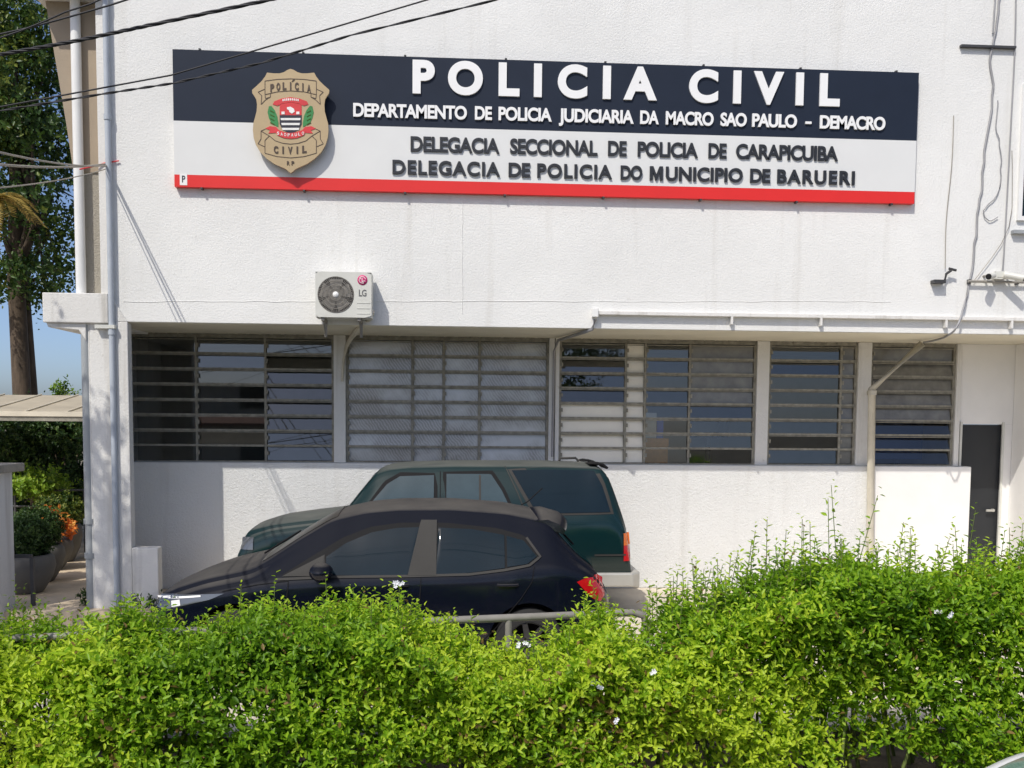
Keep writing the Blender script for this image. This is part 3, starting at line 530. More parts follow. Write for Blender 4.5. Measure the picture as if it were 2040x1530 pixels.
br = MB(); br.box(a[0], b[0], YU-.05, YU-.001, a[2]-.013, a[2]+.013); tag(br.build('cable_bracket', M['darkmetal']), 'long black horizontal bracket high on the right of the wall', 'bracket')
a = PY(1855, 562, YC); b = PY(1878, 562, YC); c = PY(1890, 540, YC)
br = MB(); br.box(a[0], b[0], YU-.10, YU-.001, a[2]-.02, a[2]+.02); br.tube([(b[0], YU-.06, b[2]), (b[0]+.02, YU-.06, c[2]-.04), (c[0], YU-.08, c[2])], .018, 6); br.tube([(c[0]-.03, YU-.08, c[2]+.02), (c[0]+.06, YU-.08, c[2]+.0)], .016, 6); tag(br.build('lamp_bracket', M['darkmetal']), 'small bent black bracket left of the security cameras', 'bracket')
a = PY(1926, 561, YC); cb = thing('camera_bar', 'thin horizontal grey tube under the security cameras', 'conduit', (a[0], YU, a[2]))
MB().tube([(a[0], YU-.05, a[2]), (9.5, YU-.05, a[2])], .016, 8).build('tube', M['railgrey'], cb)
for px in (1930, 2025): x = PY(px, 560, YC)[0]; MB().box(x-.015, x+.015, YU-.05, YU-.001, a[2]-.025, a[2]+.025).build('clamp', M['darkmetal'], cb)
def seccam(px, py, tip, label, L=.2):
    p = PY(px, py, YU-.16); t = thing('security_camera', label, 'camera', (p[0], YU, p[2]), 'security cameras on the wall')
    d = Vector(tip).normalized(); p = Vector(p)
    MB().tube([p-d*L*.5, p+d*L*.5], .04, 14).build('housing', M['offwhite'], t); MB().tube([p+d*L*.5, p+d*(L*.5+.012)], .034, 14).build('lens', M['screen'], t)
    MB().tube([p, (p.x, YU-.03, p.z+.02), (p.x, YU-.001, p.z+.02)], .014, 8).build('arm', M['railgrey'], t)
seccam(1974, 550, (-.75, -.6, -.2), 'stubby security camera pointing left above the camera bar', .12)
seccam(2020, 551, (.8, -.5, -.25), 'longer security camera pointing right above the camera bar', .22)
q = PB(1984, 540, 2004, 556, YU-.1); tag(MB().box(q[0], q[1], YU-.1, YU-.001, q[2], q[3]).box(q[0]+.02, q[1]-.02, YU-.106, YU-.1, q[2]+.02, q[3]-.02).build('junction_box', M['offwhite'], bevel=.008), 'grey junction box between the two security cameras', 'box')
# overhead and service cables -------------------------------------------------
def overhead(pts, Y, r, label, strands=1, grp='overhead street cables'):
    P = [PY(x, y, Y) for x, y in pts]; d0 = (P[0]-P[1])/np.linalg.norm(P[0]-P[1]); d1 = (P[-1]-P[-2])/np.linalg.norm(P[-1]-P[-2])
    P = [P[0]+d0*9+np.array([0, 0, .5])]+P+[P[-1]+d1*9+np.array([0, 0, .8])]; mb = MB()
    for s in range(strands):
        if strands == 1: mb.tube(P, r, 6)
        else:
            Q = []
            for i in range(len(P)-1):
                for t in np.linspace(0, 1, 24)[:-1]:
                    k = len(Q)*.55+s*2*math.pi/strands; Q.append(P[i]*(1-t)+P[i+1]*t+np.array([0, math.cos(k), math.sin(k)])*r*.95)
            mb.tube(Q, r, 5)
    return tag(mb.build('overhead_cable', M['cable']), label, 'cable', grp)
overhead([(0, 109), (150, 82), (300, 50), (545, -2)], 4.9, .0052, 'thickest twisted overhead cable crossing the top left corner', 3)
overhead([(0, 213), (140, 187), (340, 150), (500, 103), (640, 62), (860, -3)], 5.0, .004, 'middle overhead cable passing above the badge')
overhead([(0, 221), (200, 188), (345, 166), (520, 126), (700, 70), (1000, -3)], 5.1, .0036, 'lowest overhead cable pair reaching furthest right above the sign', 2)
overhead([(40, 62), (90, 42), (130, 24), (180, 8), (215, -8)], 4.8, .004, 'thin overhead cable across the tan wall top')
overhead([(60, 55), (140, 33), (220, 10), (270, -6)], 5.0, .0045, 'overhead cable just below the thinnest one at the top left')
for i, (dx, dz, a, c, r) in enumerate(((0, 0, .18, -.235, .010), (.02, -.02, .20, -.215, .008), (0, -.06, .165, -.26, .006))):
    A = np.array([-3.95+dx, YU-.03, 5.09+dz]); P = [A+np.array([a, -1, c])*t+np.array([0, 0, -.02*t*(8-t)*.3]) for t in np.linspace(0, 8, 14)]
    tag(MB().tube(P, r, 5).build('service_cable', M['cablepale']), ('thickest', 'middle', 'thinnest, lowest')[i]+' service cable running from the street to the white corner trim', 'cable', 'service cables tied to the corner')
tag(MB().tube([(-4.2, YU-.12, 5.0), (-4.05, YU-.05, 5.06), (-3.95, YU-.03, 5.1), (-3.8, YU-.02, 5.13)], .008, 5).build('cable_tie', M['badgered']), 'short red wire tying the service cables at the corner', 'wire')
# ================================================================== vehicles
def smooth_interp(pts, xs, k=3):
    p = np.array(pts, float); y = np.interp(xs, p[:, 0], p[:, 1])
    for _ in range(k):
        z = y.copy(); z[1:-1] = .25*y[:-2]+.5*y[1:-1]+.25*y[2:]; y = z
    return y
class Car:
    """local frame: x along the car (front at -x), y across, z up from the ground"""
    def __init__(s, x0, x1, top, belt, half, roofhalf, bot, crown=.05, N=110, ksm=2, rr=.07):
        s.x0, s.x1 = x0, x1; s.xs = np.linspace(x0, x1, N); s.crown = crown; s.rr = rr
        s.T = smooth_interp(top, s.xs, ksm); s.Z = smooth_interp(belt, s.xs, 4); s.Hw = smooth_interp(half, s.xs, 2); s.Rw = smooth_interp(roofhalf, s.xs, 3); s.B = smooth_interp(bot, s.xs, 2)
    def ring(s, x):
        g = lambda a: float(np.interp(x, s.xs, a)); T, Zb, w, r, b = g(s.T), g(s.Z), g(s.Hw), g(s.Rw), g(s.B); r = min(r, w-.02)
        Zb = min(Zb, T-.05*max(.2, min(1, (T-b)))); h = max(.02, Zb-b); e = min(s.rr, (T-Zb)*.45); c = min(s.crown, (T-Zb)*.35); et = T-c
        side = [(w-.14, b), (w-.05, b+.015), (w-.018, b+.1*h), (w-.004, b+.3*h), (w, b+.52*h), (w-.004, b+.72*h), (w-.012, b+.86*h), (w-.022, b+.95*h), (w-.04, Zb)]
        s0 = np.array([w-.04, Zb]); s1 = np.array([r, et-e*.8])
        green = [tuple(s0+(s1-s0)*t+np.array([.018*math.sin(math.pi*t), 0])) for t in (.15, .35, .55, .75, .9, 1.)]
        topc = [(r-e*.22, et-e*.3), (r-e*.7, et+c*.05), (r-e*1.6, et+c*.3)]+[(max(.01, (r-e*1.6))*f, T-c*.7*f*f) for f in (.8, .55, .3)]+[(0, T)]
        return side+green+topc
    def body(s, name, m, parent, arches=()):
        R = [s.ring(x) for x in s.xs]; n = len(R[0]); vs = []; fs = []
        for x, r in zip(s.xs, R): vs += [(x, -y, z) for y, z in r]+[(x, y, z) for y, z in r[-2::-1]]
        k = 2*n-1
        for i in range(len(R)-1):
            fs += [(i*k+j, i*k+j+1, (i+1)*k+j+1, (i+1)*k+j) for j in range(k-1)]; fs.append((i*k+k-1, i*k, (i+1)*k, (i+1)*k+k-1))
        mb = MB(); mb.add(vs, fs, 0, True); mb.add(vs[:k], [tuple(range(k))]); mb.add(vs[-k:], [tuple(range(k-1, -1, -1))])
        o = mb.build(name, m, parent, local=True); b = bmesh.new(); b.from_mesh(o.data); bmesh.ops.remove_doubles(b, verts=b.verts, dist=1e-5); bmesh.ops.recalc_face_normals(b, faces=b.faces); b.to_mesh(o.data); b.free()
        if arches:
            cut = MB()
            for ax, az, ar in arches:
                cut.lathe([(0, -1.2), (ar, -1.2), (ar, -.52), (0, -.52)], (ax, 0, az), 40, 'y'); cut.lathe([(0, .52), (ar, .52), (ar, 1.2), (0, 1.2)], (ax, 0, az), 40, 'y')
            co = cut.build('cut', M['dark'], None, local=True); b = bmesh.new(); b.from_mesh(co.data); bmesh.ops.remove_doubles(b, verts=b.verts, dist=1e-5); bmesh.ops.recalc_face_normals(b, faces=b.faces); b.to_mesh(co.data); b.free()
            md = o.modifiers.new('b', 'BOOLEAN'); md.operation = 'DIFFERENCE'; md.object = co; md.solver = 'EXACT'; md.material_mode = 'TRANSFER'
            pl, pr = parent.location.copy(), parent.rotation_euler.copy(); parent.location = (0, 0, 0); parent.rotation_euler = (0, 0, 0)
            dg = bpy.context.evaluated_depsgraph_get(); dg.update(); me = bpy.data.meshes.new_from_object(o.evaluated_get(dg)); o.modifiers.clear(); me.set_sharp_from_angle(angle=.6); old = o.data; o.data = me; me.name = name
            bpy.data.objects.remove(co); bpy.data.meshes.remove(old); parent.location = pl; parent.rotation_euler = pr
        return o
    def side(s, x, z, off):
        r = s.ring(x); zz = np.array([p[1] for p in r[:17]]); yy = np.array([p[0] for p in r[:17]])
        return float(np.interp(z, zz, yy))+off
    def topz(s, x, f):
        r = s.ring(x)[14:][::-1]; yy = np.array([p[0] for p in r]); zz = np.array([p[1] for p in r]); y = abs(f)*r[-2][0]
        return f*r[-2][0], float(np.interp(y, yy, zz))
    def panel(s, mb, poly, sgn, off=.006, nx=26, nz=8, m=0):
        P = np.array(poly, float); xs = np.linspace(P[:, 0].min()+1e-4, P[:, 0].max()-1e-4, nx); vs = []
        for x in xs:
            zs = []
            for i in range(len(P)):
                a, b = P[i], P[(i+1) % len(P)]
                if (a[0]-x)*(b[0]-x) <= 0 and a[0] != b[0]: zs.append(a[1]+(b[1]-a[1])*(x-a[0])/(b[0]-a[0]))
            lo, hi = min(zs), max(zs)
            for z in np.linspace(lo, hi, nz): vs.append((x, sgn*s.side(x, z, off), z))
        mb.add(vs, [(i*nz+j, i*nz+j+1, (i+1)*nz+j+1, (i+1)*nz+j) for i in range(nx-1) for j in range(nz-1)], m, True); return mb
    def toppanel(s, mb, xa, xb, fa, fb, off=.006, nx=16, ny=15):
        vs = []
        for i in range(nx):
            t = i/(nx-1); x = xa+(xb-xa)*t; f = fa+(fb-fa)*t
            for j in range(ny):
                y, z = s.topz(x, f*(2*j/(ny-1)-1)); dz = float(np.interp(x+.02, s.xs, s.T)-np.interp(x-.02, s.xs, s.T))/.04; nrm = np.array([-dz, 1.])/math.hypot(dz, 1); vs.append((x+nrm[0]*off, y, z+nrm[1]*off))
        mb.add(vs, [(i*ny+j, i*ny+j+1, (i+1)*ny+j+1, (i+1)*ny+j) for i in range(nx-1) for j in range(ny-1)], 0, True); return mb
    def strip(s, mb, pts, w, sgn, off=.007, m=0):
        """thin band following (x, z) points on the flank"""
        Q = []
        for i in range(len(pts)-1):
            for t in np.linspace(0, 1, 7)[:-1]: Q.append((pts[i][0]*(1-t)+pts[i+1][0]*t, pts[i][1]*(1-t)+pts[i+1][1]*t))
        Q.append(pts[-1]); vs = []
        for i, (x, z) in enumerate(Q):
            a, b = np.array(Q[max(0, i-1)]), np.array(Q[min(len(Q)-1, i+1)]); d = (b-a)/max(1e-6, np.linalg.norm(b-a)); n = np.array([-d[1], d[0]])*w/2
            for q in (np.array([x, z])+n, np.array([x, z])-n): vs.append((q[0], sgn*s.side(q[0], q[1], off), q[1]))
        mb.add(vs, [(2*i, 2*i+1, 2*i+3, 2*i+2) for i in range(len(Q)-1)], m, True); return mb
def wheel(parent, x, y, r, w, sgn):
    t = MB().lathe([(r*.62, -w/2), (r*.9, -w/2), (r*.985, -w*.42), (r, -w*.25), (r, w*.25), (r*.985, w*.42), (r*.9, w/2), (r*.62, w/2), (r*.62, -w/2)], (x, y, r), 36, 'y').build('wheel', M['tyre'], parent, local=True)
    yy = y+sgn*w*.42; rm = MB().lathe([(r*.62, 0), (r*.60, sgn*.01), (r*.56, -sgn*.03), (r*.56, -sgn*.08)], (x, yy, r), 36, 'y')
    for k in range(7):
        a = 2*math.pi*k/7; ca, sa = math.cos(a), math.sin(a); pts = [(rr*ca-ww*sa, rr*sa+ww*ca) for rr, ww in ((.04, -.03), (r*.58, -.022), (r*.58, .022), (.04, .03))]
        rm.prism([(x+p[0], r+p[1]) for p in pts], yy-.02, yy+.004)
    rm.lathe([(0, sgn*.012), (.05, sgn*.01), (.06, -sgn*.02)], (x, yy, r), 18, 'y'); rm.build('rim', M['alloy'], t, local=True)
def hatchback(root, paint, glass, wsglass, lamp_near=True):
    c = Car(-2.02, 2.05,
        [(-2.03, .50), (-1.99, .60), (-1.93, .70), (-1.70, .805), (-1.46, .895), (-1.15, .965), (-1.05, .995), (-.95, 1.05), (-.67, 1.235), (-.39, 1.40), (-.11, 1.463), (.17, 1.488), (.64, 1.492), (1.12, 1.458), (1.40, 1.405), (1.52, 1.36), (1.60, 1.25), (1.79, 1.04), (1.96, .90), (2.0, .82), (2.06, .70)],
        [(-2.03, .46), (-1.94, .60), (-1.7, .71), (-1.4, .785), (-1.0, .86), (-.5, .90), (.3, .915), (.9, .94), (1.3, .985), (1.55, 1.0), (1.8, .93), (1.95, .83), (2.06, .66)],
        [(-2.03, .50), (-1.97, .62), (-1.88, .72), (-1.7, .80), (-1.4, .845), (-1., .86), (1.2, .862), (1.6, .835), (1.85, .79), (1.97, .73), (2.06, .60)],
        [(-2.03, .36), (-1.9, .60), (-1.5, .70), (-1.0, .73), (-.6, .64), (-.2, .575), (.2, .56), (1.2, .565), (1.5, .60), (1.8, .66), (2.06, .52)],
        [(-2.03, .30), (-1.8, .20), (-1.4, .18), (1.5, .18), (1.9, .26), (2.06, .36)], rr=.045)
    c.body('body', paint, root, [(-1.20, .31, .355), (1.32, .31, .355)])
    for s in (-1, 1):
        mb = MB(); c.panel(mb, [(-.80, .905), (-.55, 1.06), (-.30, 1.21), (-.06, 1.30), (.20, 1.335), (.60, 1.335), (1.05, 1.29), (1.30, 1.225), (1.43, 1.06), (1.33, .985), (1.10, .945), (.80, .912), (-.1, .885), (-.55, .885)], s, .003, 40); mb.build('window_surround', M['dark'], root, local=True)
        mb = MB(); c.panel(mb, [(.27, .905), (.375, 1.36), (.515, 1.36), (.515, .905)], s, .012); mb.build('centre_pillar', M['trim'], root, local=True)
        mb = MB(); c.panel(mb, [(-.80, .895), (-.44, 1.075), (-.43, .90)], s, .008); mb.build('mirror_base', M['trim'], root, local=True)
        mb = MB(); c.strip(mb, [(-.84, .872), (-.4, .892), (.3, .900), (.80, .914), (1.10, .950), (1.32, .99), (1.415, 1.06), (1.30, 1.215)], .020, s, .010); mb.build('waist_moulding', M['trim'], root, local=True)
        for poly in ([(-.43, .905), (-.43, 1.055), (-.27, 1.165), (-.05, 1.255), (.17, 1.292), (.36, 1.298), (.285, .905)], [(.523, 1.296), (.82, 1.283), (1.105, 1.235), (1.105, .968), (.82, .928), (.505, .908)], [(1.125, 1.228), (1.275, 1.19), (1.385, 1.06), (1.30, 1.0), (1.125, .975)]):
            mb = MB(); c.panel(mb, poly, s, .009); mb.build('side_window', glass, root, local=True)
        mb = MB(); c.panel(mb, [(-1.955, .625), (-1.90, .70), (-1.60, .735), (-1.28, .752), (-1.40, .70), (-1.58, .655), (-1.80, .60)], s, .006); hl = mb.build('headlight', M['lens'], root, local=True); mb = MB(); c.strip(mb, [(-1.93, .672), (-1.70, .706), (-1.48, .728)], .015, s, .010); c.strip(mb, [(-1.74, .652), (-1.66, .668)], .05, s, .010); mb.build('painted_glint', M['letterw'], hl, local=True)  # white strips paint a bright reflection onto the headlight lens
        mb = MB(); c.panel(mb, [(1.735, .84), (1.82, .872), (1.95, .87), (2.0, .84), (2.0, .70), (1.955, .655), (1.88, .69), (1.80, .77)], s, .008); mb.build('tail_light', M['tail'], root, local=True)
        mb = MB(); c.strip(mb, [(.385, .90), (.37, .60), (.33, .26)], .007, s); c.strip(mb, [(-.74, .86), (-.76, .6), (-.70, .26), (.33, .26)], .007, s); c.strip(mb, [(1.36, .985), (1.34, .85), (1.24, .70), (1.0, .42), (.85, .26), (.33, .26)], .007, s); c.strip(mb, [(-1.3, .77), (-1.0, .83), (-.74, .86)], .006, s); mb.build('door_seam', M['dark'], root, local=True)
        mb = MB(); c.strip(mb, [(-.9, .30), (.2, .28), (1.0, .30)], .07, s, .012); mb.build('sill_moulding', M['dark'], root, local=True)
        for hx in (.19, 1.13):
            y = s*c.side(hx, .82, .018); mb = MB(); mb.tube([(hx-.09, y-s*.016, .822), (hx-.06, y, .822), (hx+.06, y, .822), (hx+.09, y-s*.016, .822)], .011, 8); mb.build('door_handle', paint, root, local=True)
        mb = MB(); y = s*c.side(-.5, .93, 0); mb.lathe([(0, -.12), (.06, -.11), (.095, -.05), (.10, .02), (.085, .07), (0, .09)], (-.45, y+s*.13, .95), 16, 'y'); mb.v = [(v[0], v[1], .95+(v[2]-.95)*.78) for v in mb.v]; mr = mb.build('side_mirror', paint, root, local=True)
        MB().tube([(-.50, y-s*.005, .91), (-.48, y+s*.07, .93)], .022, 8).build('mirror_arm', M['dark'], mr, local=True)
        for wx in (-1.20, 1.32): wheel(root, wx, s*.745, .305, .19, s)
    mb = MB(); c.toppanel(mb, -1.00, -.36, .88, .85, .006); mb.build('windscreen', wsglass, root, local=True)
    mb = MB(); c.toppanel(mb, 1.60, 1.93, .84, .74, .006); mb.build('rear_window', glass, root, local=True)
    mb = MB(); vs = []; prof = [(1.36, .0), (1.50, .012), (1.66, -.03), (1.72, -.085), (1.70, -.12), (1.56, -.07), (1.40, -.04)]
    ny = 13
    for j in range(ny):
        f = 2*j/(ny-1)-1; y = f*.575
        for px, pz in prof: vs.append((px-.06*f*f*(px > 1.5), y, 1.402+pz-.055*f*f))
    k = len(prof); mb.add(vs, [(j*k+i, j*k+(i+1) % k, (j+1)*k+(i+1) % k, (j+1)*k+i) for j in range(ny-1) for i in range(k)], 0, True); mb.add(vs[:k], [tuple(range(k))]); mb.add(vs[-k:], [tuple(range(k-1, -1, -1))]); mb.build('roof_spoiler', paint, root, local=True)
    mb = MB(); mb.tube([(-1.03, -.35, 1.03), (-.80, .20, 1.165)], .008, 6); mb.tube([(-1.0, .1, 1.045), (-.85, .52, 1.13)], .008, 6); mb.build('wiper', M['dark'], root, local=True)
    mb = MB(); mb.tube([(1.80, .0, 1.065), (1.70, .30, 1.17)], .01, 6); mb.build('rear_wiper', M['dark'], root, local=True)
    mb = MB(); mb.tube([(1.3, 0, 1.44), (1.36, 0, 1.47), (1.5, 0, 1.60)], .006, 6); mb.build('roof_aerial', M['dark'], root, local=True)
    mb = MB(); mb.box(-2.035, -1.99, -.38, .38, .34, .52); mb.build('grille', M['dark'], root, local=True)
hb = thing('hatchback_car', 'navy blue hatchback with dusty roof parked nearest behind the hedge', 'car', (-.66, 8.98, 0))
hatchback(hb, M['paintnavy'], M['carglass'], M['dustglass'])
wc = thing('parked_car', 'white car with green windscreen at the bottom right corner beside the hedge', 'car', (2.38, 2.62, -.27))
hatchback(wc, M['paintwhite'], M['greenglass'], M['greenglass'])
# green off-roader ------------------------------------------------------------
sv = thing('suv_car', 'dark green boxy off-road car with silver bumpers parked against the white wall', 'car', (-.12, 11.38, 0))
c = Car(-2.27, 2.15,
    [(-2.28, .74), (-2.265, .88), (-2.22, .96), (-2.15, 1.01), (-1.916, 1.08), (-1.56, 1.13), (-1.20, 1.17), (-1.10, 1.22), (-.913, 1.46), (-.75, 1.655), (-.62, 1.71), (-.4, 1.735), (.1, 1.752), (1.2, 1.756), (1.75, 1.742), (1.84, 1.70), (1.90, 1.58), (1.96, 1.42), (2.06, 1.14), (2.11, .98), (2.13, .8), (2.15, .5)],
    [(-2.28, .70), (-2.2, .86), (-1.9, .99), (-1.2, 1.08), (-.8, 1.13), (0, 1.165), (1.9, 1.175), (2.04, 1.0), (2.12, .85), (2.15, .45)],
    [(-2.28, .72), (-2.2, .79), (-1.9, .83), (-1, .842), (1.6, .842), (2., .82), (2.1, .80), (2.15, .78)],
    [(-2.28, .55), (-2., .70), (-1.2, .74), (-.9, .66), (-.5, .64), (1.6, .64), (1.9, .67), (2.05, .74), (2.15, .70)],
    [(-2.28, .45), (-2, .36), (2, .36), (2.15, .40)], .035, 120, 1, .085)
c.body('body', M['paintgreen'], sv, [(-1.43, .40, .45), (1.22, .40, .45)])
for s in (-1, 1):
    for poly, nm in (([(-.83, 1.195), (-.80, 1.30), (-.62, 1.515), (-.48, 1.60), (-.10, 1.615), (-.10, 1.195)], 'front'), ([(.04, 1.63), (.54, 1.63), (.66, 1.45), (.78, 1.20), (.04, 1.195)], 'rear'), ([(.775, 1.672), (1.20, 1.685), (1.71, 1.675), (1.80, 1.50), (1.885, 1.215), (1.05, 1.20)], 'quarter')):
        P = np.array(poly); ce = P.mean(0); big = [tuple(ce+(p-ce)*(1+.045/max(.1, np.linalg.norm(p-ce)))) for p in P]
        mb = MB(); c.panel(mb, big, s, .004); mb.build('window_seal', M['dark'] if nm != 'quarter' else M['trim'], sv, local=True)
        mb = MB(); c.panel(mb, poly, s, .009); mb.build('side_window', M['suvglass'] if nm != 'quarter' else M['carglass'], sv, local=True)
    mb = MB(); c.strip(mb, [(.415, 1.62), (.415, 1.20)], .022, s, .012); c.strip(mb, [(.70, 1.72), (.84, 1.42), (.93, 1.19)], .012, s, .010); mb.build('window_divider', M['trim'], sv, local=True)
    mb = MB(); c.strip(mb, [(-.03, 1.66), (-.03, 1.15), (-.03, .46)], .008, s); c.strip(mb, [(-.98, 1.12), (-.98, .7), (-.9, .46)], .008, s); c.strip(mb, [(.70, 1.17), (.86, 1.0), (.80, .6), (.72, .46)], .008, s); c.strip(mb, [(-.9, .46), (.72, .46)], .008, s); mb.build('door_seam', M['dark'], sv, local=True)
    mb = MB(); c.strip(mb, [(-2.15, .73), (-1.9, .735)], .03, s, .012); c.strip(mb, [(-.95, .735), (.73, .735)], .03, s, .012); c.strip(mb, [(1.70, .735), (2.06, .735)], .02, s, .012); mb.build('side_moulding', M['trim'], sv, local=True)
    mb = MB(); c.panel(mb, [(-.96, .70), (.70, .70), (.62, .40), (-.9, .40)], s, .004); mb.build('lower_cladding', M['paintlow'], sv, local=True); mb = MB(); c.panel(mb, [(1.66, .715), (2.10, .715), (2.12, .45), (1.68, .45)], s, .004); mb.build('lower_cladding', M['paintlow'], sv, local=True)
    mb = MB(); c.panel(mb, [(2.035, .84), (2.035, .975), (2.118, .975), (2.13, .84)], s, .01, 8); tl = mb.build('tail_light', M['amber'], sv, local=True); mb = MB(); c.panel(mb, [(2.035, .665), (2.035, .838), (2.128, .838), (2.138, .665)], s, .01, 8); mb.build('brake_lens', M['tail'], tl, local=True)
    mb = MB(); c.panel(mb, [(-2.25, .79), (-2.25, .90), (-2.08, .925), (-2.08, .79)], s, .012, 10); mb.build('headlight', M['lens'], sv, local=True)
    for wx in (-1.43, 1.22): wheel(sv, wx, s*.74, .375, .25, s)
    y = s*(c.side(-.78, 1.2, 0)+.10); mb = MB(); mb.box(-.80, -.70, y-.08, y+.08, 1.19, 1.33); mr = mb.build('side_mirror', M['dark'], sv, local=True, bevel=.02)
    for hx in (-.14, .60): yy = s*c.side(hx, 1.08, .012); MB().box(hx-.07, hx+.07, yy-.008, yy+.008, 1.06, 1.10).build('door_handle', M['dark'], sv, local=True, bevel=.004)
    MB().tube([(-2.27+.05*k, s*(c.side(-1.9, .9, 0)), 0) for k in (0, 1)], .001).build('x', M['dark'], sv, local=True) if False else None
mb = MB(); c.toppanel(mb, -1.06, -.80, .92, .90, .008); mb.build('windscreen', M['suvglass'], sv, local=True)
mb = MB(); c.toppanel(mb, 1.88, 2.0, .86, .84, .008); mb.build('rear_window', M['carglass'], sv, local=True)
def bumper(xa, xb, z0, z1, nm):
    sg_ = 1 if xb > xa else -1; P = [(xa, -.86), (xb-sg_*.10, -.86), (xb, -.74), (xb, .74), (xb-sg_*.10, .86), (xa, .86), (xa, .80), (xb-sg_*.14, .80), (xb-sg_*.09, .70), (xb-sg_*.09, -.70), (xb-sg_*.14, -.80), (xa, -.80)]
    n = len(P); mb = MB(); mb.add([(x, y, z0+.03*(abs(y) > .78)) for x, y in P]+[(x, y, z1) for x, y in P], [(i, (i+1) % n, n+(i+1) % n, n+i) for i in range(n)]+[(n+0, n+1, n+10, n+11), (n+1, n+2, n+9, n+10), (n+2, n+3, n+8, n+9), (n+3, n+4, n+7, n+8), (n+4, n+5, n+6, n+7), (11, 10, 1, 0), (10, 9, 2, 1), (9, 8, 3, 2), (8, 7, 4, 3), (7, 6, 5, 4)]); mb.build('bumper', M['chrome'], sv, local=True, bevel=.02)
bumper(1.70, 2.24, .345, .535, 'rear'); bumper(-1.95, -2.36, .40, .60, 'front')
mb = MB(); mb.box(-2.275, -2.235, -.45, .45, .74, .88); mb.build('grille', M['dark'], sv, local=True, bevel=.01)
mb = MB(); mb.prism([(1.66, 1.742), (1.74, 1.762), (1.83, 1.752), (1.89, 1.705), (1.87, 1.685), (1.80, 1.735)], -.58, -.18); mb.prism([(1.66, 1.742), (1.74, 1.762), (1.83, 1.752), (1.89, 1.705), (1.87, 1.685), (1.80, 1.735)], .18, .58); mb.build('roof_spoiler', M['dark'], sv, local=True, bevel=.008)
mb = MB(); mb.tube([(1.38, 0, 1.753), (1.40, 0, 1.785), (1.58, 0, 1.79), (1.62, 0, 1.75)], .016, 6); mb.build('roof_rack_bar', M['trim'], sv, local=True)
mb = MB(); mb.tube([(-1.16, -.66, 1.17), (-1.14, -.68, 1.23), (-1.11, -.70, 1.21), (-1.09, -.69, 1.26)], .010, 6); mb.build('wiper', M['dark'], sv, local=True)
mb = MB(); mb.box(-.735, -.72, -.50, -.42, 1.50, 1.57); mb.build('windscreen_sticker', M['badgered'], sv, local=True)
# ================================================================== railing in the hedge
RY0, RY1 = PZ(520, 1247, .9), PZ(1290, 1215, .9); rd = (RY1-RY0)/np.linalg.norm(RY1-RY0)
def RP(x, z): t = (x-RY0[0])/rd[0]; p = RY0+rd*t; return (p[0], p[1], z)
xend = RY1[0]-.01
rl = thing('railing', 'grey steel tube railing half buried in the hedge in front of the navy car', 'railing', RP(xend, -.02))
MB().tube([RP(-5.2, .885), RP(xend-.1, .885), RP(xend-.02, .86), RP(xend, .80), RP(xend, -.02)], .026, 10).build('top_rail', M['railgrey'], rl)
MB().tube([RP(-5.2, .42), RP(xend, .42)], .02, 8).build('lower_rail', M['railgrey'], rl)
for px in (335, 1013): x = PZ(px, 1230, .885)[0]; MB().tube([RP(x, .87), RP(x, -.02)], .024, 10).build('post', M['railgrey'], rl)
# blue sheet on the rail
x0, x1 = PY(690, 1225, 6.25)[0], PY(800, 1225, 6.25)[0]; mb = MB(); vs = []
for i in range(15):
    x = x0+(x1-x0)*i/14; p = RP(x, 0); w = .012*math.sin(i*1.3)
    vs += [(x, p[1]-.045+w, .905-.16+.03*math.sin(i*.9)), (x, p[1]-.032+w*.5, .88), (x, p[1], .915), (x, p[1]+.032, .88), (x, p[1]+.045, .76)]
mb.add(vs, [(i*5+j, i*5+j+1, i*5+j+6, i*5+j+5) for i in range(14) for j in range(4)], 0, True); tag(mb.build('plastic_sheet', M['bluep']), 'bright blue plastic sheet hung over the grey railing', 'sheet')
# ================================================================== vegetation
def scatter_shrub(parent, name, c, rad, n, k, ll, lw, m, slen=.18, up=.5, tip=.5, seed=0, lump=.35, inner=.45, squash=None):
    """foliage of many short shoots spread through an ellipsoid with lumps and gaps"""
    u = unit(rng.normal(0, 1, (n*3, 3))); rr = rng.uniform(inner, 1, (n*3, 1))**.6; nz = vnoise(u*1.0, 2.2, seed)[:, None]
    p = u*rr*(1-lump/2+lump*nz); keep = vnoise(p, 3.2, seed+1) > .40; p = p[keep][:n]; u = u[keep][:n]
    org = np.array(c)+p*np.array(rad); d = unit(u*np.array([1, 1, .7])+np.array([0, 0, up])+rng.normal(0, .35, u.shape))
    P, D, Nn, Ln, Wd, T = shoots(org, d, rng.uniform(.6, 1.3, len(org))*slen, k, ll, lw, tip, basetint=np.clip(vnoise(p, 1.6, seed+2)*.7-.1+rng.normal(0, .08, len(p)), 0, 1))
    return leaves(name, P, D, Nn, Ln, Wd, T, m, parent)
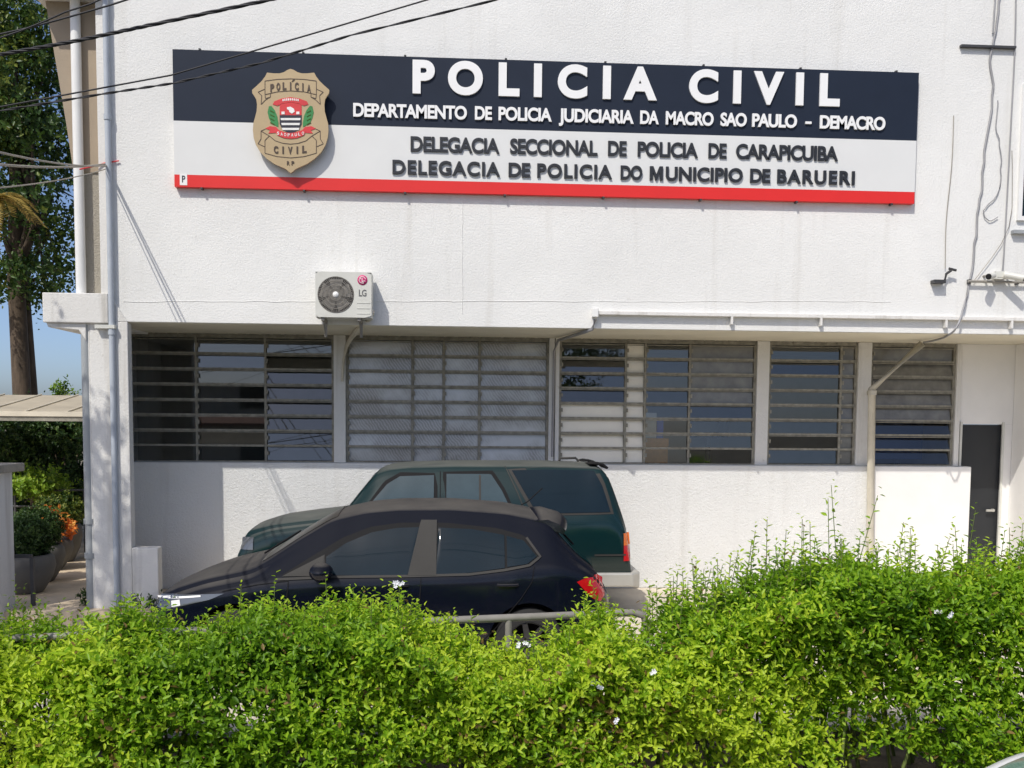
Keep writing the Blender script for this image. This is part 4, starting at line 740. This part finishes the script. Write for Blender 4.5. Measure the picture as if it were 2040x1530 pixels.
# --- the clipped hedge in the foreground
HX = [(-400, 1265), (0, 1245), (80, 1255), (150, 1262), (215, 1215), (250, 1212), (330, 1248), (420, 1250), (500, 1220), (545, 1205), (620, 1220), (680, 1196), (740, 1208), (800, 1212), (850, 1236), (920, 1256), (1000, 1300), (1080, 1292), (1150, 1225), (1200, 1205), (1250, 1262), (1300, 1258), (1345, 1195), (1400, 1195), (1450, 1172), (1520, 1138), (1600, 1112), (1680, 1100), (1760, 1125), (1850, 1135), (1930, 1122), (2040, 1118), (2400, 1115)]
hxy = np.array([PY(x, y+24, 5.95)[[0, 2]] for x, y in HX])
def htop(x): return np.interp(x, hxy[:, 0], hxy[:, 1])
def hfront(x, z): p = np.stack([x, np.zeros_like(x), z], -1); return 5.36+.62*(vnoise(p, 2.4, 31)-.5)+.16*np.clip(z-.75, 0, 1)
def hbottom(x): return .02+.30*np.exp(-((x+.2)/.40)**2)+.22*np.exp(-((x+1.9)/.20)**2)+.15*np.exp(-((x-1.0)/.25)**2)+.22*np.exp(-((x-2.75)/.35)**2)+.05*np.sin(x*5.1)
hedge = thing('hedge', 'bright yellow-green leafy hedge running across the whole foreground', 'hedge', (0, 5.9, -.02))
N0 = 19000
x = rng.uniform(-4.6, 5.2, N0*3); isf = rng.random(N0*3) < .60
z = np.where(isf, hbottom(x)+(htop(x)-hbottom(x))*rng.random(N0*3), 0); yf = hfront(x, z)
dep = rng.exponential(.09, N0*3); y = np.where(isf, yf+dep, rng.uniform(5.35, 6.42, N0*3))
zt_ = htop(x)-.10*np.clip((5.75-y)/.4, 0, 1.3)-.05*np.clip((y-6.1)/.3, 0, 1); z = np.where(isf, z, zt_-dep*1.1-.06*vnoise(np.stack([x, y, 0*x], -1), 5, 12))
p = np.stack([x, y, z], -1); gap = vnoise(p, 3.4, 21)*.6+vnoise(p, 9., 22)*.4
keep = (gap > .385) & (z < htop(x)-.02) & (z > .06)
p, isf = p[keep][:N0], isf[keep][:N0]
d = np.where(isf[:, None], np.array([0, -.55, .75]), np.array([0, -.12, 1.]))+rng.normal(0, .40, p.shape)
leaf_tint = np.clip((vnoise(p, 1.5, 5)-.5)*1.1+.30+rng.normal(0, .10, len(p)), 0, .75)  # base leaf tint per shoot, varied in random clumps
Ln = rng.uniform(.09, .26, len(p))
A = shoots(p-unit(d)*.07, d, Ln, 9, .064, .026, .42, .4, leaf_tint)
# tall loose shoots that break the top line
nt_ = 330; xx = rng.uniform(-3.4, 4.8, nt_); yy = rng.uniform(5.6, 6.35, nt_); tall = np.where(xx > 1.3, rng.uniform(.14, .42, nt_), rng.uniform(.10, .24, nt_))*(.5+.9*vnoise(np.stack([xx, yy, 0*xx], -1), 4, 8))
for px_, tip_ in ((1530, 1030), (1600, 1030), (1680, 962), (1695, 975), (1475, 1070), (1920, 1010), (1925, 1040), (2030, 1035), (1850, 1060), (1440, 1110), (240, 1190), (545, 1150), (470, 1165), (790, 1160), (1210, 1160), (1165, 1185), (660, 1150), (1660, 990), (1560, 1050)):
    q = PY(px_, tip_, 5.95); xx = np.append(xx, q[0]); yy = np.append(yy, 5.95); tall = np.append(tall, q[2]-htop(q[0])+.06)
o = np.stack([xx, yy, htop(xx)-.10], -1); dd = np.stack([rng.normal(0, .12, len(xx)), rng.normal(0, .12, len(xx)), np.ones(len(xx))], -1)
Bq = shoots(o, dd, tall+.06, 15, .060, .024, .42, .05, rng.uniform(.15, .5, len(xx)), 1.1)
cat_ = [np.concatenate([a, b]) for a, b in zip(A, Bq)]
cat_[5] = np.minimum(cat_[5], .9); cat_[5][rng.random(len(cat_[5])) < .02+.16*np.exp(-((cat_[0][:, 0]-.85)/.38)**2-((cat_[0][:, 2]-.5)/.22)**2)] = 1.
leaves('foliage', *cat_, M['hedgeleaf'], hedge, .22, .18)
mb = MB()
for i in range(230):
    bx = random.uniform(-4.4, 5); by = random.uniform(5.55, 6.25); h = float(htop(bx)); tx = bx+random.uniform(-.3, .3); ty = by+random.uniform(-.08, .2)
    mb.tube([(bx, by, -.02), (bx*.7+tx*.3+random.uniform(-.04, .04), by*.8+ty*.2, .22), ((bx+tx)/2, (by+ty)/2, h*.55), (tx, ty, h*.9)], [.013, .011, .008, .004], 5, cap=False)
mb.build('young_shoot', M['greenstem'], hedge); mb = MB()
for i in range(len(tall)):
    mb.tube([tuple(o[i]-np.array([0, 0, .15])), tuple(o[i]+unit(dd[i])*(tall[i]+.03))], [.0038, .002], 4, cap=False)
mb.build('young_shoot', M['greenstem'], hedge)
for px_, py_, yy_ in ((790, 1165, 5.8), (797, 1161, 5.8), (1300, 1336, 5.28), (1183, 1358, 5.3), (1196, 1370, 5.28), (1230, 1440, 5.25), (1033, 1288, 5.9), (1050, 1283, 5.9), (1870, 1222, 5.35), (1893, 1227, 5.35), (1232, 1272, 5.8)):
    q = PY(px_, py_, yy_); mb = MB()
    for f in range(3):
        cx, cy, cz = q+rng.normal(0, .009, 3); a0 = random.random()*6
        for k in range(5):
            a = a0+k*1.2566; mb.add([(cx, cy, cz), (cx+.011*math.cos(a-.55), cy-.006, cz+.011*math.sin(a-.55)), (cx+.015*math.cos(a), cy-.003, cz+.015*math.sin(a)), (cx+.011*math.cos(a+.55), cy-.006, cz+.011*math.sin(a+.55))], [(0, 1, 2, 3)])
    mb.build('flower', M['petal'], hedge)
# --- weeds at the foot of the column
for px_, py_, lb in ((190, 1205, 'dark weed tuft at the foot of the grey drainpipe'), (300, 1212, 'low weed tuft in front of the white plinth')):
    q = PZ(px_, py_, 0); t = thing('weed_plant', lb, 'plant', q, 'weeds by the column'); scatter_shrub(t, 'leaves', (q[0], q[1], .08), (.16, .1, .12), 60, 7, .05, .025, M['bushleaf'], .09, seed=int(px_))
for px_, py_, lb in ((45, 1175, 'thin bright weed shoot in front of the nearest planter'), (75, 1200, 'low leafy weed between the white pillar and the walkway edge')):
    q = PY(px_, py_+60, 9.8); t = thing('weed_plant', lb, 'plant', (q[0], q[1], -.24), 'weeds by the column'); tip = PY(px_, py_-20, 9.8)
    n = 8; og = np.tile([q[0], q[1], -.24], (n, 1))+rng.normal(0, .05, (n, 3))*[1, 1, 0]; dv = np.tile([0, 0, 1.], (n, 1))+rng.normal(0, .14, (n, 3)); a = shoots(og, dv, np.full(n, tip[2]+.24)*rng.uniform(.6, 1, n), 16, .085, .035, .4, .2); leaves('leaves', *a, M['limeleaf'], t)
# --- trees -----------------------------------------------------------------
def tree(label, base, h, crowns, rad0, m, nsh, leaf=(.13, .07), seed=0, lean=(0, 0), limbs=7, group=None, k=8, slen=.5, name='tree', trunk_top=.55):
    t = thing(name, label, 'tree', base, group); bx, by, bz_ = base; mb = MB()
    top = (bx+lean[0], by+lean[1], bz_+h*trunk_top); pts = [(bx, by, bz_-.2), (bx+lean[0]*.25+.05, by, bz_+h*.2), (bx+lean[0]*.6-.05, by, bz_+h*.4), top]
    mb.tube(pts, [rad0*1.25, rad0, rad0*.9, rad0*.7], 12)
    for i in range(limbs):
        c = crowns[i % len(crowns)]; s0 = pts[2] if i % 2 else top; e = (c[0]+random.uniform(-.3, .3)*c[3], c[1]+random.uniform(-.3, .3)*c[4], c[2]+random.uniform(-.2, .3)*c[5]); mid = tuple((a+b)/2+random.uniform(-.2, .2) for a, b in zip(s0, e)); mb.tube([s0, mid, e], [rad0*.42, rad0*.28, rad0*.08], 8, cap=False)
    mb.build('trunk', M['trunk'], t); parts = []
    for j, c in enumerate(crowns):
        n = int(nsh*c[3]*c[5]); u = unit(rng.normal(0, 1, (n*3, 3))); r_ = rng.uniform(.35, 1, (n*3, 1))**.55; pp = u*r_*(.72+.5*vnoise(u, 2.4, seed+j)[:, None]); kp = vnoise(pp*np.array(c[3:]), 2.2/max(.6, min(c[3:])), seed+50+j) > .49; pp = pp[kp][:n]; u = u[kp][:n]
        og = np.array(c[:3])+pp*np.array(c[3:]); dv = unit(u*np.array([1, 1, .3])+np.array([0, 0, -.15])+rng.normal(0, .4, u.shape)); parts.append(shoots(og, dv, rng.uniform(.6, 1.3, len(og))*slen, k, leaf[0], leaf[1], .35, .4, np.clip(vnoise(og, .9, seed+80)*1.0-.2+rng.normal(0, .12, len(og)), 0, .9)))
    leaves('crown', *[np.concatenate([q[i] for q in parts]) for i in range(6)], m, t); return t
def cr(px, py, Y, rx, ry, rz): q = PY(px, py, Y); return (q[0], q[1], q[2], rx, ry, rz)
b1 = PY(38, 840, 20.5); b2 = PY(62, 840, 20.9)
tree('tall dark tree with the thicker left trunk behind the walkway roof', (b1[0], b1[1], 0), 13, [cr(15, 90, 20.5, 1.2, 1.3, .8), cr(95, 270, 20, .85, 1.2, .55), cr(10, 265, 20.5, 1.0, 1.3, .6), cr(85, 400, 20, .8, 1.2, .5), cr(-60, 180, 20, 1.3, 1.2, 1.7), cr(30, 555, 20.3, .9, 1.0, .5), cr(110, 120, 20.6, .7, 1., .7), cr(20, 420, 20.2, .8, 1, .5), cr(110, 540, 20.2, .6, .8, .35), cr(60, 10, 20.4, .9, 1., .4)], .18, M['treeleaf'], 400, seed=3, lean=(.1, 0), limbs=12, group='tall trees behind the left side', trunk_top=.6)
tree('slim tall tree right beside the thicker trunk, sky showing through its crown', (b2[0], b2[1], 0), 12.5, [cr(130, 400, 21.5, .8, 1., 1.2), cr(120, 20, 21.5, .8, 1.2, .7), cr(125, 500, 21.5, .6, .8, .6), cr(50, 200, 22, 1.1, 1.2, .9), cr(10, 480, 22, 1., 1., .7)], .12, M['treeleaf'], 180, seed=13, lean=(-.05, 0), limbs=8, group='tall trees behind the left side', trunk_top=.6)
q = PY(-15, 395, 17.5); t = thing('palm_tree', 'small palm with drooping yellow-brown fronds at the left edge', 'palm', (q[0]-.3, 17.5, 0))
MB().tube([(q[0]-.3, 17.5, -.1), (q[0]-.25, 17.5, 3), (q[0], 17.5, q[2])], [.14, .11, .09], 10).build('trunk', M['trunk'], t)
P_, D_, N_, L_, W_ = [], [], [], [], []
for i in range(20):
    a = random.random()*6.28; el_ = random.uniform(-.5, .7); d0 = np.array([math.cos(a)*math.cos(el_), math.sin(a)*math.cos(el_), math.sin(el_)])
    for k in range(26):
        s = k/25*.85; c0 = np.array([q[0], 17.5, q[2]])+d0*s+np.array([0, 0, -.9*s*s]); tg = unit(d0+np.array([0, 0, -1.1*s])); sd = unit(np.cross(tg, [0, 0, 1.]))
        for sg_ in (-1, 1): P_.append(c0); D_.append(tg*.5+sd*sg_+np.array([0, 0, -.35])); N_.append(np.cross(tg, sd)); L_.append(.22*(1-.6*abs(k/25-.4))); W_.append(.03)
leaves('frond', np.array(P_), np.array(D_), np.array(N_), np.array(L_), np.array(W_), rng.uniform(0, 1, len(P_)), M['palmleaf'], t)
tree('spreading street tree at the left of the car park', (-7.6, 5.6, -.24), 9.5, [(-7.0, 6.6, 6.4, 1.7, 1.8, 1.5), (-6.35, 7.0, 5.2, .8, 1.1, .8), (-7.9, 5.2, 7.2, 1.8, 1.7, 1.4), (-5.85, 1.8, 6.2, .9, 1.1, .7), (-6.55, 8.0, 6.1, .75, .8, .6), (-5.6, 5.0, 5.4, .8, .9, .6)], .2, M['treeleaf'], 190, seed=23, limbs=8)
# understory beyond the walkway
for i, (px_, py_, Y, rx, rz, m, lb) in enumerate(((130, 905, 17.6, .95, .75, 'bushleaf', 'dark dense shrub behind the walkway next to the building'), (60, 880, 18.4, .8, .7, 'bushleaf', 'dark shrub below the tall tree trunks'), (8, 900, 17.2, .55, .55, 'bushleaf', 'leafy shrub at the left edge above the white pillar'),
        (110, 990, 17.2, .9, .45, 'bushleaf', 'lowest dark shrub behind the planters'), (75, 968, 15.6, .30, .09, 'limeleaf', 'flat-topped lime green clipped bush behind the black handrail'), (155, 860, 18.8, .5, .6, 'treeleaf', 'brownish shrub touching the walkway roof'))):
    q = PY(px_, py_, Y); t = thing('shrub', lb, 'shrub', (q[0], Y, 0), 'shrubs behind the walkway'); scatter_shrub(t, 'foliage', q, (rx, .7, rz), int(900*rx*rz)+160, 8, .10, .055, M[m], .26, seed=40+i)
    mb = MB()
    for k in range(7): mb.tube([(q[0]+random.uniform(-.3, .3)*rx, Y, -.05), (q[0]+random.uniform(-.7, .7)*rx, Y+random.uniform(-.2, .2), q[2])], [.025, .01], 6, cap=False)
    mb.build('stem', M['stem'], t)
for i, (px_, py_) in enumerate(((126, 772), (112, 782))):
    q = PY(px_, py_, 19.5); t = thing('sapling', ('taller' if i == 0 else 'shorter') + ' green shoot poking up against the sky above the walkway roof', 'plant', (q[0], 19.5, 0), 'shoots above the roof'); MB().tube([(q[0], 19.5, 0), (q[0], 19.5, q[2])], [.03, .008], 6).build('stem', M['stem'], t)
    n = 14; og = np.array([[q[0], 19.5, q[2]-.25+.02*k] for k in range(n)]); a = shoots(og, rng.normal(0, .4, (n, 3))+[0, 0, 1], np.full(n, .22), 7, .10, .05); leaves('leaves', *a, M['limeleaf'], t)
# --- walkway roof, pillar, handrails, planters --------------------------------
a0, a1 = PY(-40, 829, 14.5), PY(172, 822, 14.5); b0, b1_ = PY(-40, 790, 16.5), PY(172, 788, 16.5)
wr = thing('walkway_roof', 'long tan lean-to walkway roof sheet left of the building', 'roof', (a1[0], 14.5, 0)); xl, xr = -12., -4.30
mb = MB(); zf, zbk = float(a1[2]), float(b1_[2])
mb.add([(xl, 14.5, zf), (xr, 14.5, zf), (xr, 16.5, zbk), (xl, 16.5, zbk), (xl, 14.5, zf-.02), (xr, 14.5, zf-.02), (xr, 16.5, zbk-.02), (xl, 16.5, zbk-.02)], [(0, 1, 2, 3), (7, 6, 5, 4), (0, 4, 5, 1), (1, 5, 6, 2), (2, 6, 7, 3), (3, 7, 4, 0)]); mb.build('roof_sheet', M['roofsheet'], wr)
for k in range(13):
    x = xl+.3+k*.6; MB().tube([(x, 14.49, zf+.012), (x, 16.5, zbk+.012)], .012, 6).build('roof_rib', M['roofrib'], wr)
MB().box(xl, xr, 14.44, 14.495, zf-.06, zf+.012).build('gutter', M['roofrib'], wr); MB().box(xl, xr, 14.46, 14.56, zf-.13, zf-.061).build('beam', M['frame'], wr)
for x in (-11.5, -8.6): MB().tube([(x, 14.52, 0), (x, 14.52, zf-.13)], .04, 10).build('post', M['darkmetal'], wr)
for x in (-11.5, -8.6, -5.4): MB().tube([(x, 16.4, 0), (x, 16.4, zbk-.02)], .04, 10).build('post', M['darkmetal'], wr)
gp = thing('gate_pillar', 'white gate pillar with an overhanging weathered cap at the left edge', 'pillar', (-5.2, 11.1, 0))
MB().box(-5.6, -5.12, 10.96, 11.4, -.24, 1.595).build('shaft', M['dirtywhite'], gp, bevel=.01); MB().box(-5.72, -5.02, 10.86, 11.5, 1.5955, 1.69).build('cap', M['pebble'], gp, bevel=.01)
hr = thing('handrail', 'thin black handrail along the far side of the walkway', 'railing', (-6.2, 15.4, 0)); q0, q1 = PY(22, 976, 15.4), PY(175, 974, 15.4); q2 = PY(22, 1006, 15.4)
for z in (q0[2], q2[2]-.02): MB().tube([(-12, 15.4, z), (-4.6, 15.4, z)], .018, 8).build('rail', M['darkmetal'], hr)
for px_ in (30, 168): x = PY(px_, 1000, 15.4)[0]; MB().tube([(x, 15.4, 0), (x, 15.4, q0[2])], .02, 8).build('post', M['darkmetal'], hr)
lr = thing('low_barrier', 'short black angular barrier in front of the nearest planter', 'railing', (-5.1, 11.5, 0)); q0, q1 = PY(22, 1108, 11.45), PY(64, 1108, 11.45)
MB().box(-5.6, q1[0], 11.43, 11.47, q0[2]-.02, q0[2]+.02).build('rail', M['darkmetal'], lr); MB().box(q1[0]-.02, q1[0]+.02, 11.425, 11.475, 0, q0[2]-.0205).build('post', M['darkmetal'], lr)
plan = [(101, 1106, 12.25, .36), (121, 1087, 13.05, .36), (138, 1075, 14.1, .36), (158, 1044, 14.9, .33)]
desc = ['nearest dark grey bowl planter with a round dark bush', 'second grey planter with a dark rounded bush, just behind the nearest', 'third sunlit grey planter with an orange-leaved croton', 'farthest grey planter with an olive green bush']
for i, (pr, prim, Y, R) in enumerate(plan):
    xr_ = PY(pr, 1120-18*i, Y)[0]; zr = PY(80, prim, Y)[2]; cx = xr_-R; cy = Y+.1
    pl = thing('planter', desc[i].split(' with ')[0]+' in the row along the walkway', 'planter', (cx, cy, .004), 'grey planters along the walkway')
    MB().lathe([(0, .004), (R*.55, .004), (R*.62, .03), (R*.88, zr*.38), (R, zr*.68), (R*.96, zr*.9), (R*.86, zr), (R*.80, zr), (R*.82, zr-.06)], (cx, cy, 0), 36).build('pot', M['planter'], pl)
    MB().lathe([(0, zr-.05), (R*.82, zr-.05)], (cx, cy, 0), 24).build('potting_soil', M['soil'], pl)
    pn = thing('potted_bush' if i != 2 else 'croton_plant', desc[i].split(' with ')[1].replace('a round dark', 'round dark clipped').replace('an ', '').replace('a ', '') + ' growing in the ' + ('nearest', 'second', 'third', 'farthest')[i] + ' grey planter', 'plant', (cx, cy, zr-.05))
    MB().tube([(cx, cy, zr-.05), (cx+.02, cy, zr+.2)], [.03, .015], 8).build('stem', M['stem'], pn)
    if i != 2: scatter_shrub(pn, 'foliage', (cx, cy, zr+.20), (.31, .31, .25), 1100, 7, .045, .026, M['bushleaf' if i < 3 else 'treeleaf'], .09, up=.2, seed=60+i, lump=.15, inner=.3)
    else:
        n = 80; og = np.array([cx+.12, cy-.05, zr+.08])+rng.normal(0, .09, (n, 3)); a = shoots(og, rng.normal(0, .55, (n, 3))+[0, 0, .9], rng.uniform(.12, .24, n), 7, .11, .05, .5, .3, rng.uniform(0, .5, n)); leaves('foliage', *a, M['crotonleaf'], pn)
# ================================================================== across the street (seen in the glass)
hs_ = thing('house', 'low plastered house with a red tiled roof across the street', 'house', (-6, -24, -.3))
MB().box(-13, 1, -28, -20, -.3, 2.6).build('wall', M['ochre'], hs_); mb = MB(); mb.add([(-13.5, -19.4, 2.5), (1.5, -19.4, 2.5), (1.5, -24, 4.3), (-13.5, -24, 4.3), (-13.5, -28.6, 2.5), (1.5, -28.6, 2.5), (-13.5, -19.4, 2.62), (1.5, -19.4, 2.62), (1.5, -24, 4.42), (-13.5, -24, 4.42), (-13.5, -28.6, 2.62), (1.5, -28.6, 2.62)], [(0, 1, 2, 3), (3, 2, 5, 4), (6, 9, 8, 7), (9, 10, 11, 8), (0, 6, 7, 1), (5, 11, 10, 4), (0, 3, 9, 6), (3, 4, 10, 9), (1, 7, 8, 2), (2, 8, 11, 5)]); mb.build('roof', M['tile'], hs_)
for x in (-10, -5, -1.5): w = MB().box(x, x+1.2, -20.0, -19.96, .8, 2.1).build('window', M['frame'], hs_); MB().box(x+.06, x+1.14, -19.96, -19.95, .86, 2.04).build('pane', M['carglass'], w)
tree('street tree on the opposite pavement', (3.5, -8.6, -.2), 7.5, [(3.5, -8.6, 5.6, 2.0, 1.9, 1.6), (2.6, -8.4, 4.6, 1.3, 1.2, 1.0), (4.8, -8.9, 4.9, 1.3, 1.3, 1.)], .17, M['treeleaf'], 130, seed=90)
